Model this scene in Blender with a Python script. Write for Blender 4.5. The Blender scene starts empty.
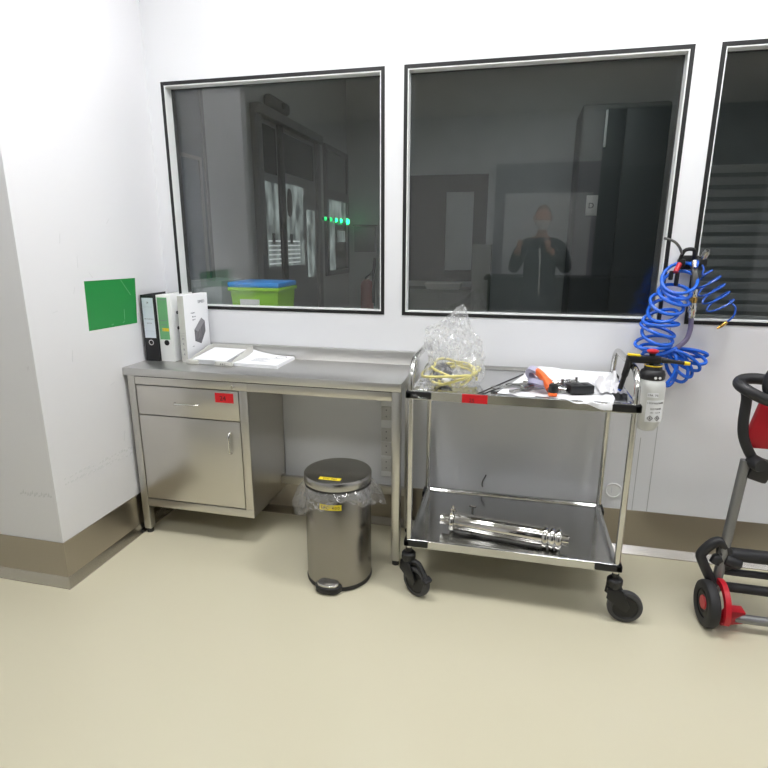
import bpy, bmesh, math, random
from mathutils import Matrix, Vector, noise
random.seed(7)
PI = math.pi
SC = bpy.context.scene
COL = SC.collection
V = Vector

# ------------------------------------------------------------------ materials
def lin(c):
    return tuple(((x/255)/12.92 if x/255 <= .04045 else ((x/255+.055)/1.055)**2.4) for x in c)

class NT:
    def __init__(s, name):
        s.m = bpy.data.materials.new(name); s.m.use_nodes = True
        s.t = s.m.node_tree; s.t.nodes.clear()
        s.out = s.n('ShaderNodeOutputMaterial')
    def n(s, t, **k):
        x = s.t.nodes.new(t)
        for a, b in k.items():
            setattr(x, a, b)
        return x
    def l(s, a, b): s.t.links.new(a, b)

def mat(name, rgb, rough=.5, metal=0., spec=.5, var=0., vscale=6., bump=0., bscale=60., stretch=(1, 1, 1), coat=0.,
        emit=None, estr=0., rvar=0., alpha=1., aniso=0.):
    t = NT(name)
    p = t.n('ShaderNodeBsdfPrincipled')
    c = lin(rgb)
    p.inputs['Base Color'].default_value = (*c, 1)
    p.inputs['Roughness'].default_value = rough
    p.inputs['Metallic'].default_value = metal
    p.inputs['Specular IOR Level'].default_value = spec
    p.inputs['Coat Weight'].default_value = coat
    p.inputs['Coat Roughness'].default_value = .12
    p.inputs['Alpha'].default_value = alpha
    if aniso: p.inputs['Anisotropic'].default_value = aniso
    tc = t.n('ShaderNodeTexCoord'); mp = t.n('ShaderNodeMapping')
    mp.inputs['Scale'].default_value = stretch
    t.l(tc.outputs['Object'], mp.inputs['Vector'])
    if var or rvar:
        nz = t.n('ShaderNodeTexNoise'); nz.inputs['Scale'].default_value = vscale; nz.inputs['Detail'].default_value = 5
        t.l(mp.outputs[0], nz.inputs['Vector'])
        if var:
            r = t.n('ShaderNodeMapRange')
            r.inputs['From Min'].default_value = .3; r.inputs['From Max'].default_value = .7
            r.inputs['To Min'].default_value = 1-var; r.inputs['To Max'].default_value = 1+var
            t.l(nz.outputs['Fac'], r.inputs['Value'])
            mx = t.n('ShaderNodeVectorMath', operation='SCALE'); mx.inputs[0].default_value = c
            t.l(r.outputs[0], mx.inputs['Scale']); t.l(mx.outputs[0], p.inputs['Base Color'])
        if rvar:
            r2 = t.n('ShaderNodeMapRange')
            r2.inputs['From Min'].default_value = .3; r2.inputs['From Max'].default_value = .7
            r2.inputs['To Min'].default_value = max(0, rough-rvar); r2.inputs['To Max'].default_value = rough+rvar
            t.l(nz.outputs['Fac'], r2.inputs['Value']); t.l(r2.outputs[0], p.inputs['Roughness'])
    if bump:
        nb = t.n('ShaderNodeTexNoise'); nb.inputs['Scale'].default_value = bscale; nb.inputs['Detail'].default_value = 3
        t.l(mp.outputs[0], nb.inputs['Vector'])
        b = t.n('ShaderNodeBump'); b.inputs['Strength'].default_value = bump; b.inputs['Distance'].default_value = .002
        t.l(nb.outputs['Fac'], b.inputs['Height']); t.l(b.outputs[0], p.inputs['Normal'])
    if aniso:
        tg = t.n('ShaderNodeTangent', direction_type='RADIAL', axis='Z'); t.l(tg.outputs[0], p.inputs['Tangent'])
    if emit:
        p.inputs['Emission Color'].default_value = (*lin(emit), 1); p.inputs['Emission Strength'].default_value = estr
    t.l(p.outputs[0], t.out.inputs[0])
    return t.m

def facing5(t):
    lw = t.n('ShaderNodeLayerWeight'); lw.inputs['Blend'].default_value = .5
    pw = t.n('ShaderNodeMath', operation='POWER'); pw.inputs[1].default_value = 5
    # "Facing" is 1-|N.I| for blend .5
    t.l(lw.outputs['Facing'], pw.inputs[0])
    return pw

def glass(name, f0=.06, tint=(1, 1, 1)):
    t = NT(name)
    pw = facing5(t)
    ma = t.n('ShaderNodeMath', operation='MULTIPLY_ADD'); ma.inputs[1].default_value = 1-f0; ma.inputs[2].default_value = f0
    t.l(pw.outputs[0], ma.inputs[0])
    tr = t.n('ShaderNodeBsdfTransparent'); tr.inputs[0].default_value = (*tint, 1)
    gl = t.n('ShaderNodeBsdfGlossy'); gl.inputs['Roughness'].default_value = 0.004
    mx = t.n('ShaderNodeMixShader')
    t.l(ma.outputs[0], mx.inputs[0]); t.l(tr.outputs[0], mx.inputs[1]); t.l(gl.outputs[0], mx.inputs[2])
    t.l(mx.outputs[0], t.out.inputs[0])
    return t.m

def film(name, f0=.16, milk=.12, rough=.08, rgb=(235, 238, 242), hazescale=22.):
    """clear crumpled polythene: transparent, glossy and a little milky"""
    t = NT(name)
    pw = facing5(t)
    ma = t.n('ShaderNodeMath', operation='MULTIPLY_ADD'); ma.inputs[1].default_value = .45; ma.inputs[2].default_value = f0
    t.l(pw.outputs[0], ma.inputs[0])
    tr = t.n('ShaderNodeBsdfTransparent')
    gl = t.n('ShaderNodeBsdfGlossy'); gl.inputs['Roughness'].default_value = rough
    df = t.n('ShaderNodeBsdfDiffuse'); df.inputs[0].default_value = (*lin(rgb), 1)
    tl = t.n('ShaderNodeBsdfTranslucent'); tl.inputs[0].default_value = (*lin(rgb), 1)
    dd = t.n('ShaderNodeMixShader'); dd.inputs[0].default_value = .5
    t.l(df.outputs[0], dd.inputs[1]); t.l(tl.outputs[0], dd.inputs[2])
    tc = t.n('ShaderNodeTexCoord'); nz = t.n('ShaderNodeTexNoise'); nz.inputs['Scale'].default_value = hazescale; nz.inputs['Detail'].default_value = 4
    t.l(tc.outputs['Object'], nz.inputs['Vector'])
    mr = t.n('ShaderNodeMapRange'); mr.inputs['From Min'].default_value = .4; mr.inputs['From Max'].default_value = .7
    mr.inputs['To Min'].default_value = milk*.4; mr.inputs['To Max'].default_value = milk*2.2
    t.l(nz.outputs['Fac'], mr.inputs['Value'])
    m1 = t.n('ShaderNodeMixShader'); t.l(mr.outputs[0], m1.inputs[0]); t.l(tr.outputs[0], m1.inputs[1]); t.l(dd.outputs[0], m1.inputs[2])
    m2 = t.n('ShaderNodeMixShader'); t.l(ma.outputs[0], m2.inputs[0]); t.l(m1.outputs[0], m2.inputs[1]); t.l(gl.outputs[0], m2.inputs[2])
    t.l(m2.outputs[0], t.out.inputs[0])
    return t.m

def wall_mat(name, rgb, scuff=(150, 150, 152), amount=.5):
    """painted metal panel with sparse grey scuffs"""
    t = NT(name)
    p = t.n('ShaderNodeBsdfPrincipled'); p.inputs['Roughness'].default_value = .42; p.inputs['Specular IOR Level'].default_value = .4
    tc = t.n('ShaderNodeTexCoord')
    mp = t.n('ShaderNodeMapping'); mp.inputs['Scale'].default_value = (3.2, 3.2, 1.5)
    t.l(tc.outputs['Object'], mp.inputs[0])
    nz = t.n('ShaderNodeTexNoise'); nz.inputs['Scale'].default_value = 3.4; nz.inputs['Detail'].default_value = 9; nz.inputs['Roughness'].default_value = .72
    t.l(mp.outputs[0], nz.inputs['Vector'])
    r = t.n('ShaderNodeValToRGB'); r.color_ramp.elements[0].position = .68; r.color_ramp.elements[1].position = .8
    r.color_ramp.elements[0].color = (0, 0, 0, 1); r.color_ramp.elements[1].color = (amount, amount, amount, 1)
    t.l(nz.outputs['Fac'], r.inputs[0])
    mx = t.n('ShaderNodeMix', data_type='RGBA')
    mx.inputs['A'].default_value = (*lin(rgb), 1); mx.inputs['B'].default_value = (*lin(scuff), 1)
    t.l(r.outputs[0], mx.inputs['Factor']); t.l(mx.outputs['Result'], p.inputs['Base Color'])
    n2 = t.n('ShaderNodeTexNoise'); n2.inputs['Scale'].default_value = 9
    t.l(tc.outputs['Object'], n2.inputs['Vector'])
    b = t.n('ShaderNodeBump'); b.inputs['Strength'].default_value = .04; b.inputs['Distance'].default_value = .01
    t.l(n2.outputs['Fac'], b.inputs['Height']); t.l(b.outputs[0], p.inputs['Normal'])
    t.l(p.outputs[0], t.out.inputs[0])
    return t.m

def steel(name, rgb, rough=.26, stretch=(1, 1, 60), bump=.06, var=.05, aniso=0.):
    return mat(name, rgb, rough, 1., var=var*.12, vscale=5, rvar=0., stretch=stretch, aniso=aniso)

M = {}
M['wall'] = wall_mat('white_panel_paint', (226, 227, 230), amount=.22)
M['pillar'] = wall_mat('white_pillar_paint', (230, 230, 233), amount=.5)
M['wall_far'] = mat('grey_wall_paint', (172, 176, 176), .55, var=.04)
M['ceiling'] = mat('ceiling_white', (232, 232, 232), .7)
M['floor'] = mat('epoxy_floor', (208, 202, 177), .22, spec=.5, bump=.015, bscale=4)
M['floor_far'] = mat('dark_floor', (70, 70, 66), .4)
M['base'] = steel('baseboard_steel', (170, 163, 153), .3, (60, 60, 1), .04, .06)
M['base_lip'] = steel('baseboard_lip_steel', (200, 196, 190), .22, (1, 1, 40), .03)  # paler steel paints the ceiling light caught by the sloped foot
M['gasket'] = mat('black_gasket', (14, 14, 15), .5)
M['wframe'] = mat('white_window_frame', (226, 228, 228), .35)
M['seam'] = mat('sealant_grey', (176, 177, 178), .6)
M['glass'] = glass('window_glass', .05)
M['steel'] = steel('brushed_steel', (206, 203, 197), .3, (1, 1, 70))
M['steel_top'] = steel('brushed_steel_top', (205, 204, 202), .38, (1, 70, 1))
M['steel_v'] = steel('brushed_steel_upright', (200, 198, 193), .28, (60, 60, 1))
M['chrome'] = mat('polished_steel', (212, 210, 206), .09, 1.)
M['tube'] = mat('satin_tube_steel', (206, 205, 202), .2, 1.)
M['tray'] = mat('satin_tray_steel', (196, 196, 195), .16, 1., rvar=.04, vscale=9, var=.03)
M['bin'] = steel('bin_steel', (150, 147, 143), .24, (60, 60, 1), .02, .05, .8)
M['lid'] = mat('bin_lid_steel', (176, 175, 173), .26, 1., var=.02, stretch=(1, 50, 1))
M['black'] = mat('black_plastic', (22, 22, 24), .45, bump=.03, bscale=200)
M['rubber'] = mat('dark_rubber', (38, 38, 40), .62)
M['tyre'] = mat('grey_tyre', (62, 62, 64), .55)
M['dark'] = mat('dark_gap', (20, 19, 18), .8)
M['red'] = mat('red_label_paper', (214, 22, 34), .5)
M['redp'] = mat('red_plastic', (186, 24, 40), .38)
M['ink'] = mat('black_ink', (28, 26, 26), .6)
M['greyink'] = mat('grey_ink', (132, 134, 142), .6)
M['yellow'] = mat('yellow_label_paper', (226, 205, 40), .5)
M['yellowp'] = mat('yellow_plastic', (236, 205, 26), .4)
M['white'] = mat('white_paper', (236, 237, 240), .6, bump=.03, bscale=30)
M['whitep'] = mat('white_plastic', (232, 233, 232), .4)
M['cloth'] = mat('white_tissue', (228, 228, 231), .8, bump=.15, bscale=90)
M['greycard'] = mat('pale_grey_card', (202, 201, 197), .55)
M['traygrey'] = mat('pale_grey_plastic', (205, 204, 198), .4)
M['blackcard'] = mat('black_binder_card', (26, 26, 28), .5, bump=.06, bscale=300)
M['labelblue'] = mat('pale_label_paper', (214, 222, 232), .55)
M['greenlabel'] = mat('green_binder_label', (112, 176, 122), .55)
M['green'] = mat('green_sticker_vinyl', (34, 138, 66), .35, var=.05, vscale=3)
M['scratch'] = mat('pale_scratch', (120, 176, 130), .6)
M['scuff'] = mat('grey_scuff', (214, 215, 217), .7)
M['device'] = mat('printed_grey', (98, 96, 100), .5, var=.12, vscale=20)
M['device2'] = mat('printed_light_grey', (136, 134, 138), .5)
M['film'] = film('clear_polythene', .05, .2, .1, (250, 251, 254), 45.)
M['liner'] = film('bin_liner_polythene', .12, .16, .1, (250, 251, 254), 60.)
M['milky'] = mat('milky_bottle_plastic', (226, 227, 224), .35, alpha=.86)
M['hose'] = mat('blue_polyurethane_hose', (24, 98, 214), .26, spec=.6)
M['hose_thin'] = mat('blue_nylon_hose', (44, 92, 190), .3)
M['hose_grey'] = mat('purple_grey_hose', (112, 104, 132), .35)
M['greypipe'] = mat('dull_grey_pipe', (112, 112, 110), .35, .6)
M['brass'] = mat('brass', (198, 160, 84), .25, 1.)
M['tubing'] = mat('yellow_tubing', (216, 206, 132), .4)
M['pad'] = mat('dark_grey_plastic', (66, 67, 74), .5)
M['orange'] = mat('orange_plastic', (236, 106, 44), .4)
M['lilac'] = mat('lilac_tape', (172, 170, 196), .3)
M['fitting'] = mat('dull_fitting_metal', (172, 172, 170), .25, 1.)
M['alu'] = mat('grey_aluminium_tube', (134, 134, 136), .4, .7)
M['grip'] = mat('charcoal_grip', (34, 34, 37), .5, bump=.04, bscale=150)
M['lamp'] = mat('lamp_diffuser', (255, 255, 255), .5, emit=(252, 252, 253), estr=30.)
M['lamp_dim'] = mat('lamp_diffuser_back', (255, 255, 255), .5, emit=(250, 252, 255), estr=11.)
M['lamp_soft'] = mat('lamp_diffuser_side', (255, 255, 255), .5, emit=(250, 252, 255), estr=13.)
M['lamp_far'] = mat('lamp_diffuser_far', (255, 255, 255), .5, emit=(232, 246, 244), estr=9.)  # glow of the added lamp beyond the glass
M['led'] = mat('green_led', (20, 220, 120), .5, emit=(30, 255, 140), estr=5.)
M['led2'] = mat('green_led_small', (20, 160, 90), .5, emit=(20, 230, 120), estr=1.6)  # dimmer glow for imitated reflections of the green lamp
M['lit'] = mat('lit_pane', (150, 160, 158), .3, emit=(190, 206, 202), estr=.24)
def painted_glow_pane(name):  # noise-driven glow painted in for blurred reflections in the panes
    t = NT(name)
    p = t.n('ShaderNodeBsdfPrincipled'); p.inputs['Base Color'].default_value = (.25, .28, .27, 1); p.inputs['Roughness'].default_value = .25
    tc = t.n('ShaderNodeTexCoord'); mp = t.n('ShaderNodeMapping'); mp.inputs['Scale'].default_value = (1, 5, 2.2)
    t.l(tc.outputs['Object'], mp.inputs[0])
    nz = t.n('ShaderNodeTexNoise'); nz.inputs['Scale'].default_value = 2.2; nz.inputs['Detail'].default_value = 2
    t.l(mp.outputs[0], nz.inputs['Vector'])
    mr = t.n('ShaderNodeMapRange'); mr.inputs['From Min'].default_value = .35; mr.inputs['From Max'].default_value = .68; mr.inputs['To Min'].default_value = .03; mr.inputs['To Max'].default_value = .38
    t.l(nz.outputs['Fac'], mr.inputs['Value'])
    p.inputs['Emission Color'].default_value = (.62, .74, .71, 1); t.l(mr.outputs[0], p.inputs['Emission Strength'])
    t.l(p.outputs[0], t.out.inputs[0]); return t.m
M['lit'] = painted_glow_pane('lit_pane_blurred')
M['lit2'] = mat('lit_blind', (230, 236, 236), .4, emit=(230, 238, 238), estr=.36)  # strips glow to paint the bright stripes in the door panes
M['darkpane'] = mat('dark_pane', (52, 56, 58), .2)
M['greypane'] = mat('grey_door_panel', (120, 124, 124), .35)
M['doorframe'] = mat('grey_door_frame', (112, 114, 114), .4)
M['darkframe'] = mat('dark_grey_frame', (40, 43, 43), .5)
M['greengrey'] = mat('green_grey_cabinet', (92, 98, 90), .5)
M['slat'] = mat('grey_slat', (205, 210, 210), .4)
M['darkgrey'] = mat('charcoal_paint', (72, 77, 78), .5)
M['bluepane'] = mat('slate_blue_pane', (74, 84, 94), .3)
M['purplegrey'] = mat('mauve_grey_panel', (150, 147, 154), .5)
M['slate'] = mat('slate_grey_panel', (92, 96, 98), .5)
M['cratelime'] = mat('lime_crate_plastic', (150, 216, 34), .4)
M['crateblue'] = mat('blue_crate_lid', (42, 150, 236), .4)
M['clearbox'] = mat('frosted_box_plastic', (190, 200, 200), .3, alpha=.5)
M['skin'] = mat('skin', (196, 150, 128), .55)
M['jacket'] = mat('dark_jacket_cloth', (40, 44, 52), .85)
M['trouser'] = mat('dark_trouser_cloth', (34, 36, 42), .85)
M['hair'] = mat('grey_brown_hair', (118, 104, 92), .7)
M['shoe'] = mat('black_shoe', (24, 24, 26), .5)

# ------------------------------------------------------------------ mesh builder
class MB:
    def __init__(s, T=None):
        s.bm = bmesh.new(); s.mi = 0; s.T = T
    def mat(s, i): s.mi = i; return s
    def raw(s, vs, fs, smooth=True):
        bv = [s.bm.verts.new(v) for v in vs]
        for f in fs:
            try:
                bf = s.bm.faces.new([bv[i] for i in f]); bf.material_index = s.mi; bf.smooth = smooth
            except ValueError:
                pass
        return s
    def merge(s, b, Mx=None):
        b.verts.index_update()
        vs = [(Mx @ v.co) if Mx else v.co.copy() for v in b.verts]
        s.raw(vs, [[v.index for v in f.verts] for f in b.faces]); b.free(); return s
    def box(s, x0, x1, y0, y1, z0, z1, bev=0., seg=2, Mx=None):
        b = bmesh.new(); bmesh.ops.create_cube(b, size=1)
        for v in b.verts:
            v.co = V(((x0+x1)/2+v.co.x*(x1-x0), (y0+y1)/2+v.co.y*(y1-y0), (z0+z1)/2+v.co.z*(z1-z0)))
        if bev:
            bmesh.ops.bevel(b, geom=b.edges[:], offset=bev, segments=seg, affect='EDGES', profile=.5)
        return s.merge(b, Mx)
    def obox(s, c, dx, dy, dz, ex, ez=(0, 0, 1), bev=0.):
        """box at centre c; local x along ex, z along ez"""
        ex = V(ex).normalized(); ez = V(ez); ez = (ez-ex*ez.dot(ex)).normalized(); ey = ez.cross(ex)
        Mx = Matrix(((ex.x, ey.x, ez.x, c[0]), (ex.y, ey.y, ez.y, c[1]), (ex.z, ey.z, ez.z, c[2]), (0, 0, 0, 1)))
        return s.box(-dx/2, dx/2, -dy/2, dy/2, -dz/2, dz/2, bev, 2, Mx)
    def cyl(s, p0, p1, r0, r1=None, n=24, cap=True):
        p0, p1 = V(p0), V(p1); r1 = r0 if r1 is None else r1
        d = (p1-p0).normalized(); a = d.orthogonal().normalized(); b = d.cross(a)
        vs = []
        for p, r in ((p0, r0), (p1, r1)):
            for k in range(n):
                t = 2*PI*k/n; vs.append(p+(a*math.cos(t)+b*math.sin(t))*r)
        fs = [(k, (k+1) % n, n+(k+1) % n, n+k) for k in range(n)]
        if cap: fs += [tuple(reversed(range(n))), tuple(range(n, 2*n))]
        return s.raw(vs, fs)
    def lathe(s, prof, c=(0, 0, 0), axis=(0, 0, 1), n=40, close=False, wob=None):
        """prof = [(r, h)] along axis from c; close joins last to first"""
        c = V(c); d = V(axis).normalized()
        a = V((1, 0, 0)) if abs(d.z) > .9 else d.orthogonal().normalized()
        a = (a-d*a.dot(d)).normalized(); b = d.cross(a)
        vs = []; rows = []
        for r, h in prof:
            if r < 1e-6:
                rows.append([len(vs)]); vs.append(c+d*h)
            else:
                rows.append(list(range(len(vs), len(vs)+n)))
                for k in range(n):
                    t = 2*PI*k/n; vs.append(c+d*h+(a*math.cos(t)+b*math.sin(t))*r)
        fs = []
        pairs = list(zip(rows, rows[1:])) + ([(rows[-1], rows[0])] if close else [])
        for A, B in pairs:
            for k in range(n):
                k2 = (k+1) % n
                if len(A) == 1 and len(B) == 1: continue
                if len(A) == 1: fs.append((A[0], B[k2], B[k]))
                elif len(B) == 1: fs.append((A[k], A[k2], B[0]))
                else: fs.append((A[k], A[k2], B[k2], B[k]))
        return s.raw(vs, fs)
    def tube(s, pts, r, n=12, closed=False, cap=True, flat=1.):
        pts = [V(p) for p in pts]; N = len(pts); vs = []; fs = []
        up = None
        for i, p in enumerate(pts):
            a = pts[(i-1) % N] if (closed or i > 0) else p
            b = pts[(i+1) % N] if (closed or i < N-1) else p
            d = (b-a).normalized()
            if up is None: up = d.orthogonal().normalized()
            up = (up-d*up.dot(d)).normalized(); sd = d.cross(up)
            rr = r[i] if isinstance(r, (list, tuple)) else r
            for k in range(n):
                t = 2*PI*k/n; vs.append(p+up*math.cos(t)*rr+sd*math.sin(t)*rr*flat)
        for i in range(N if closed else N-1):
            j = (i+1) % N
            for k in range(n):
                fs.append((i*n+k, i*n+(k+1) % n, j*n+(k+1) % n, j*n+k))
        if cap and not closed:
            fs += [tuple(reversed(range(n))), tuple(range((N-1)*n, N*n))]
        return s.raw(vs, fs)
    def prism(s, poly, off, bev=0.):
        """poly: 3-D outline, extruded by vector off"""
        off = V(off); n = len(poly); b = bmesh.new()
        lo = [b.verts.new(V(p)) for p in poly]; hi = [b.verts.new(V(p)+off) for p in poly]
        b.faces.new(lo[::-1]); b.faces.new(hi)
        for k in range(n): b.faces.new((lo[k], lo[(k+1) % n], hi[(k+1) % n], hi[k]))
        bmesh.ops.recalc_face_normals(b, faces=b.faces[:])
        if bev: bmesh.ops.bevel(b, geom=b.edges[:], offset=bev, segments=2, affect='EDGES', profile=.5)
        return s.merge(b)
    def ring(s, x0, x1, y0, y1, prof, z=0., capfirst=False, caplast=True, Mx=None, rad=0.):
        """rectangular loft in xy: prof=[(inset, dz)]"""
        vs = []; fs = []; n = 4
        for i, dz in prof:
            vs += [V((x0+i, y0+i, z+dz)), V((x1-i, y0+i, z+dz)), V((x1-i, y1-i, z+dz)), V((x0+i, y1-i, z+dz))]
        for r in range(len(prof)-1):
            for k in range(4): fs.append((r*4+k, r*4+(k+1) % 4, r*4+4+(k+1) % 4, r*4+4+k))
        if caplast: e = (len(prof)-1)*4; fs.append((e, e+1, e+2, e+3))
        if capfirst: fs.append((3, 2, 1, 0))
        if Mx: vs = [Mx @ v for v in vs]
        return s.raw(vs, fs)
    def text(s, body, size, o, ex=(1, 0, 0), ey=(0, 0, 1), depth=.0004, align='LEFT'):
        cu = bpy.data.curves.new('t', 'FONT'); cu.body = body; cu.size = size; cu.extrude = depth; cu.align_x = align; cu.resolution_u = 3
        ob = bpy.data.objects.new('t', cu); COL.objects.link(ob)
        dg = bpy.context.evaluated_depsgraph_get(); me = bpy.data.meshes.new_from_object(ob.evaluated_get(dg))
        ex = V(ex).normalized(); ey = V(ey); ey = (ey-ex*ey.dot(ex)).normalized(); ez = ex.cross(ey); o = V(o)
        vs = [o+ex*v.co.x+ey*v.co.y+ez*v.co.z for v in me.vertices]
        s.raw(vs, [tuple(p.vertices) for p in me.polygons], False)
        bpy.data.objects.remove(ob); bpy.data.curves.remove(cu); bpy.data.meshes.remove(me)
        return s
    def build(s, name, mats, parent=None, flat=False, angle=38):
        bm = s.bm
        if s.T: bm.transform(s.T)
        bmesh.ops.recalc_face_normals(bm, faces=bm.faces[:]) if not flat else None
        lim = math.radians(angle)
        for e in bm.edges:
            if len(e.link_faces) == 2 and e.calc_face_angle(0) > lim: e.smooth = False
        if flat:
            for f in bm.faces: f.smooth = False
        xs = [v.co for v in bm.verts]
        if parent is None:
            o = V(((min(v.x for v in xs)+max(v.x for v in xs))/2, (min(v.y for v in xs)+max(v.y for v in xs))/2, min(v.z for v in xs)))
        else:
            r = parent
            while r.parent: r = r.parent
            o = r.location.copy()
        bmesh.ops.translate(bm, verts=bm.verts[:], vec=-o)
        me = bpy.data.meshes.new(name); bm.to_mesh(me); bm.free()
        for m in (mats if isinstance(mats, (list, tuple)) else [mats]): me.materials.append(M[m] if isinstance(m, str) else m)
        ob = bpy.data.objects.new(name, me); COL.objects.link(ob)
        if parent: ob.parent = parent
        else: ob.location = o
        return ob

def thing(name, loc, label, cat, group=None):
    o = bpy.data.objects.new(name, None); COL.objects.link(o); o.location = loc; o.empty_display_size = .05
    o['label'] = label; o['category'] = cat
    if group: o['group'] = group
    return o
def tag(o, label, cat, group=None):
    o['label'] = label; o['category'] = cat
    if group: o['group'] = group
    return o
def struct(name, mb, m, **k):
    o = mb.build(name, m, **k); o['kind'] = 'structure'; return o
def sempty(name, loc):
    o = bpy.data.objects.new(name, None); COL.objects.link(o); o.location = loc; o['kind'] = 'structure'; return o
def arc(c, u, v, r, a0, a1, n):
    c, u, v = V(c), V(u), V(v)
    return [c+u*r*math.cos(a0+(a1-a0)*k/n)+v*r*math.sin(a0+(a1-a0)*k/n) for k in range(n+1)]
def spline(pts, n=8, closed=False):
    P = [V(p) for p in pts]; N = len(P); out = []
    for i in range(N if closed else N-1):
        p0 = P[(i-1) % N] if closed or i > 0 else P[0]; p1 = P[i]; p2 = P[(i+1) % N]
        p3 = P[(i+2) % N] if closed or i+2 < N else P[-1]
        for k in range(n):
            t = k/n
            out.append(.5*((2*p1)+(p2-p0)*t+(2*p0-5*p1+4*p2-p3)*t*t+(3*p1-p0-3*p2+p3)*t**3))
    if not closed: out.append(P[-1])
    return out

# ------------------------------------------------------------------ the room
XP, YP = -1.8735, -.9189           # corner of the white pillar
XR, XL, YB, ZC = 3.0, -4.2, -5.4, 3.2
SILL, HEAD, WT = 1.1544, 2.285, .10
WIN = [(-1.7933, -.6366), (-.5439, .6539), (.7532, 2.1)]

struct('floor', MB().box(XL, XR, YB, .1, -.06, 0), 'floor')
struct('ceiling', MB().box(XL, XR, YB, .1, ZC, ZC+.06), 'ceiling')
wb = MB()
wb.box(XP-.1, XR, 0, WT, 0, SILL)
wb.box(XP-.1, XR, 0, WT, HEAD, ZC)
edges = [XP-.1] + [e for w in WIN for e in w] + [XR]
for a, b in zip(edges[0::2], edges[1::2]): wb.box(a, b, 0, WT, SILL, HEAD)
struct('wall_back', wb, 'wall')
struct('wall_left', MB().box(XL, XP, YP, .1, 0, ZC, .004), 'pillar')
struct('wall_far_left', MB().box(XL-.1, XL, YB, YP, 0, ZC), 'wall')
struct('wall_right', MB().box(XR, XR+.1, YB, .1, 0, ZC), 'wall')
struct('wall_front', MB().box(XL, XR, YB-.1, YB, 0, ZC), 'wall')

# scuffs rubbed along the pillar
sm = MB()
for k in range(46):
    y = -.86+k*.0165+random.uniform(-.004, .004); z = .47-.02*math.sin(k*.05)+random.uniform(-.006, .006)
    for d in (0, .026):
        if random.random() < .75:
            w = random.uniform(.008, .02); h = random.uniform(.006, .016)
            sm.prism([(XP, y, z+d), (XP, y+w, z+d+.002), (XP, y+w*.9, z+d+h), (XP, y+w*.1, z+d+h*.8)], (.0003, 0, 0))
for k in range(14):
    x = XP-.02-k*.012; z = .435+random.uniform(-.008, .008)
    sm.prism([(x-.012, YP, z), (x, YP, z+.004), (x-.002, YP, z+random.uniform(.01, .024)), (x-.01, YP, z+.008)], (0, -.0003, 0))
struct('trim_7', sm, 'scuff')
# fine scratches higher up on the pillar
sk = MB()
for y, z, l, a in ((-.72, 1.02, .05, 1.4), (-.5, .84, .03, .3), (-.62, 1.42, .05, 1.5), (-.66, 1.3, .03, 1.2), (-.55, 1.36, .03, -.9), (-.3, .74, .06, 1.5),
                   (-.78, 1.22, .03, .2), (-.4, 1.6, .03, .8), (-.46, .56, .05, 1.3), (-.7, 1.52, .04, 1.4)):
    sk.obox((XP+.0003, y, z), l, .0016, .0006, (0, math.cos(a), math.sin(a)), (1, 0, 0))
struct('trim_8', sk, 'scuff')

# steel baseboards with a sloped foot
def base_prof(x0, x1, y, proud, mitre0=0, mitre1=0, zf=.052):
    """along x, facing -y"""
    prof = [(0, .2184), (-.004, .2184), (-.004-proud*.12, zf), (-proud, .004), (-proud, 0), (0, 0)]
    vs = [V((x0+mitre0*-p[0], y+p[0], p[1])) for p in prof]+[V((x1+mitre1*-p[0], y+p[0], p[1])) for p in prof]
    n = len(prof); fs = [(k, (k+1) % n, n+(k+1) % n, n+k) for k in range(n)]+[tuple(range(n)), tuple(range(n, 2*n))]
    return vs, fs
b = MB(); b.raw(*base_prof(XP, XR, 0, .05, zf=.03), smooth=False)
bb = struct('baseboard_back', b, ['base', 'base_lip'])
for f in bb.data.polygons:
    if .2 < f.normal.z < .95 and f.center.z < .1: f.material_index = 1
b = MB(); b.raw(*base_prof(XL, XP, YP, .02, 0, 1), smooth=False)
b1 = struct('baseboard_left_front', b, ['base', 'base_lip'])
vs, fs = base_prof(YP, 0, 0, .02, -1, 0)
vs = [V((XP-v.y, v.x, v.z)) for v in vs]
b = MB(); b.raw(vs, fs, smooth=False)
b2 = struct('baseboard_left', b, ['base', 'base_lip'])
for bb in (b1, b2):
    for f in bb.data.polygons:
        if .15 < f.normal.z < .95 and f.center.z < .1: f.material_index = 1

# panel joints in the back wall
for i, (xa, za, zb_) in enumerate(((.70, .22, SILL-.02), (.632, .22, .60))):
    struct('trim_%d' % (i+1), MB().box(xa-.0016, xa+.0016, -.0008, .002, za, zb_), 'seam')

# windows: black gasket, white frame, two panes
for i, (x0, x1) in enumerate(WIN):
    w = sempty('window_%d' % (i+1), ((x0+x1)/2, 0, SILL))
    def fr(o, y0, y1, wd):
        m = MB(); a, c, d, e = x0+o, x1-o, SILL+o, HEAD-o
        m.box(a, a+wd, y0, y1, d, e); m.box(c-wd, c, y0, y1, d, e); m.box(a+wd, c-wd, y0, y1, d, d+wd); m.box(a+wd, c-wd, y0, y1, e-wd, e)
        return m
    fr(-.001, -.003, .095, .017).build('gasket', 'gasket', w)
    fr(.016, -.002, .052, .005).build('frame', 'wframe', w)
    MB().box(x0+.02, x1-.02, .046, .050, SILL+.02, HEAD-.02).build('pane', 'glass', w)
    MB().box(x0+.012, x1-.012, .082, .086, SILL+.02, HEAD-.02).build('pane', 'glass', w)

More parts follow.
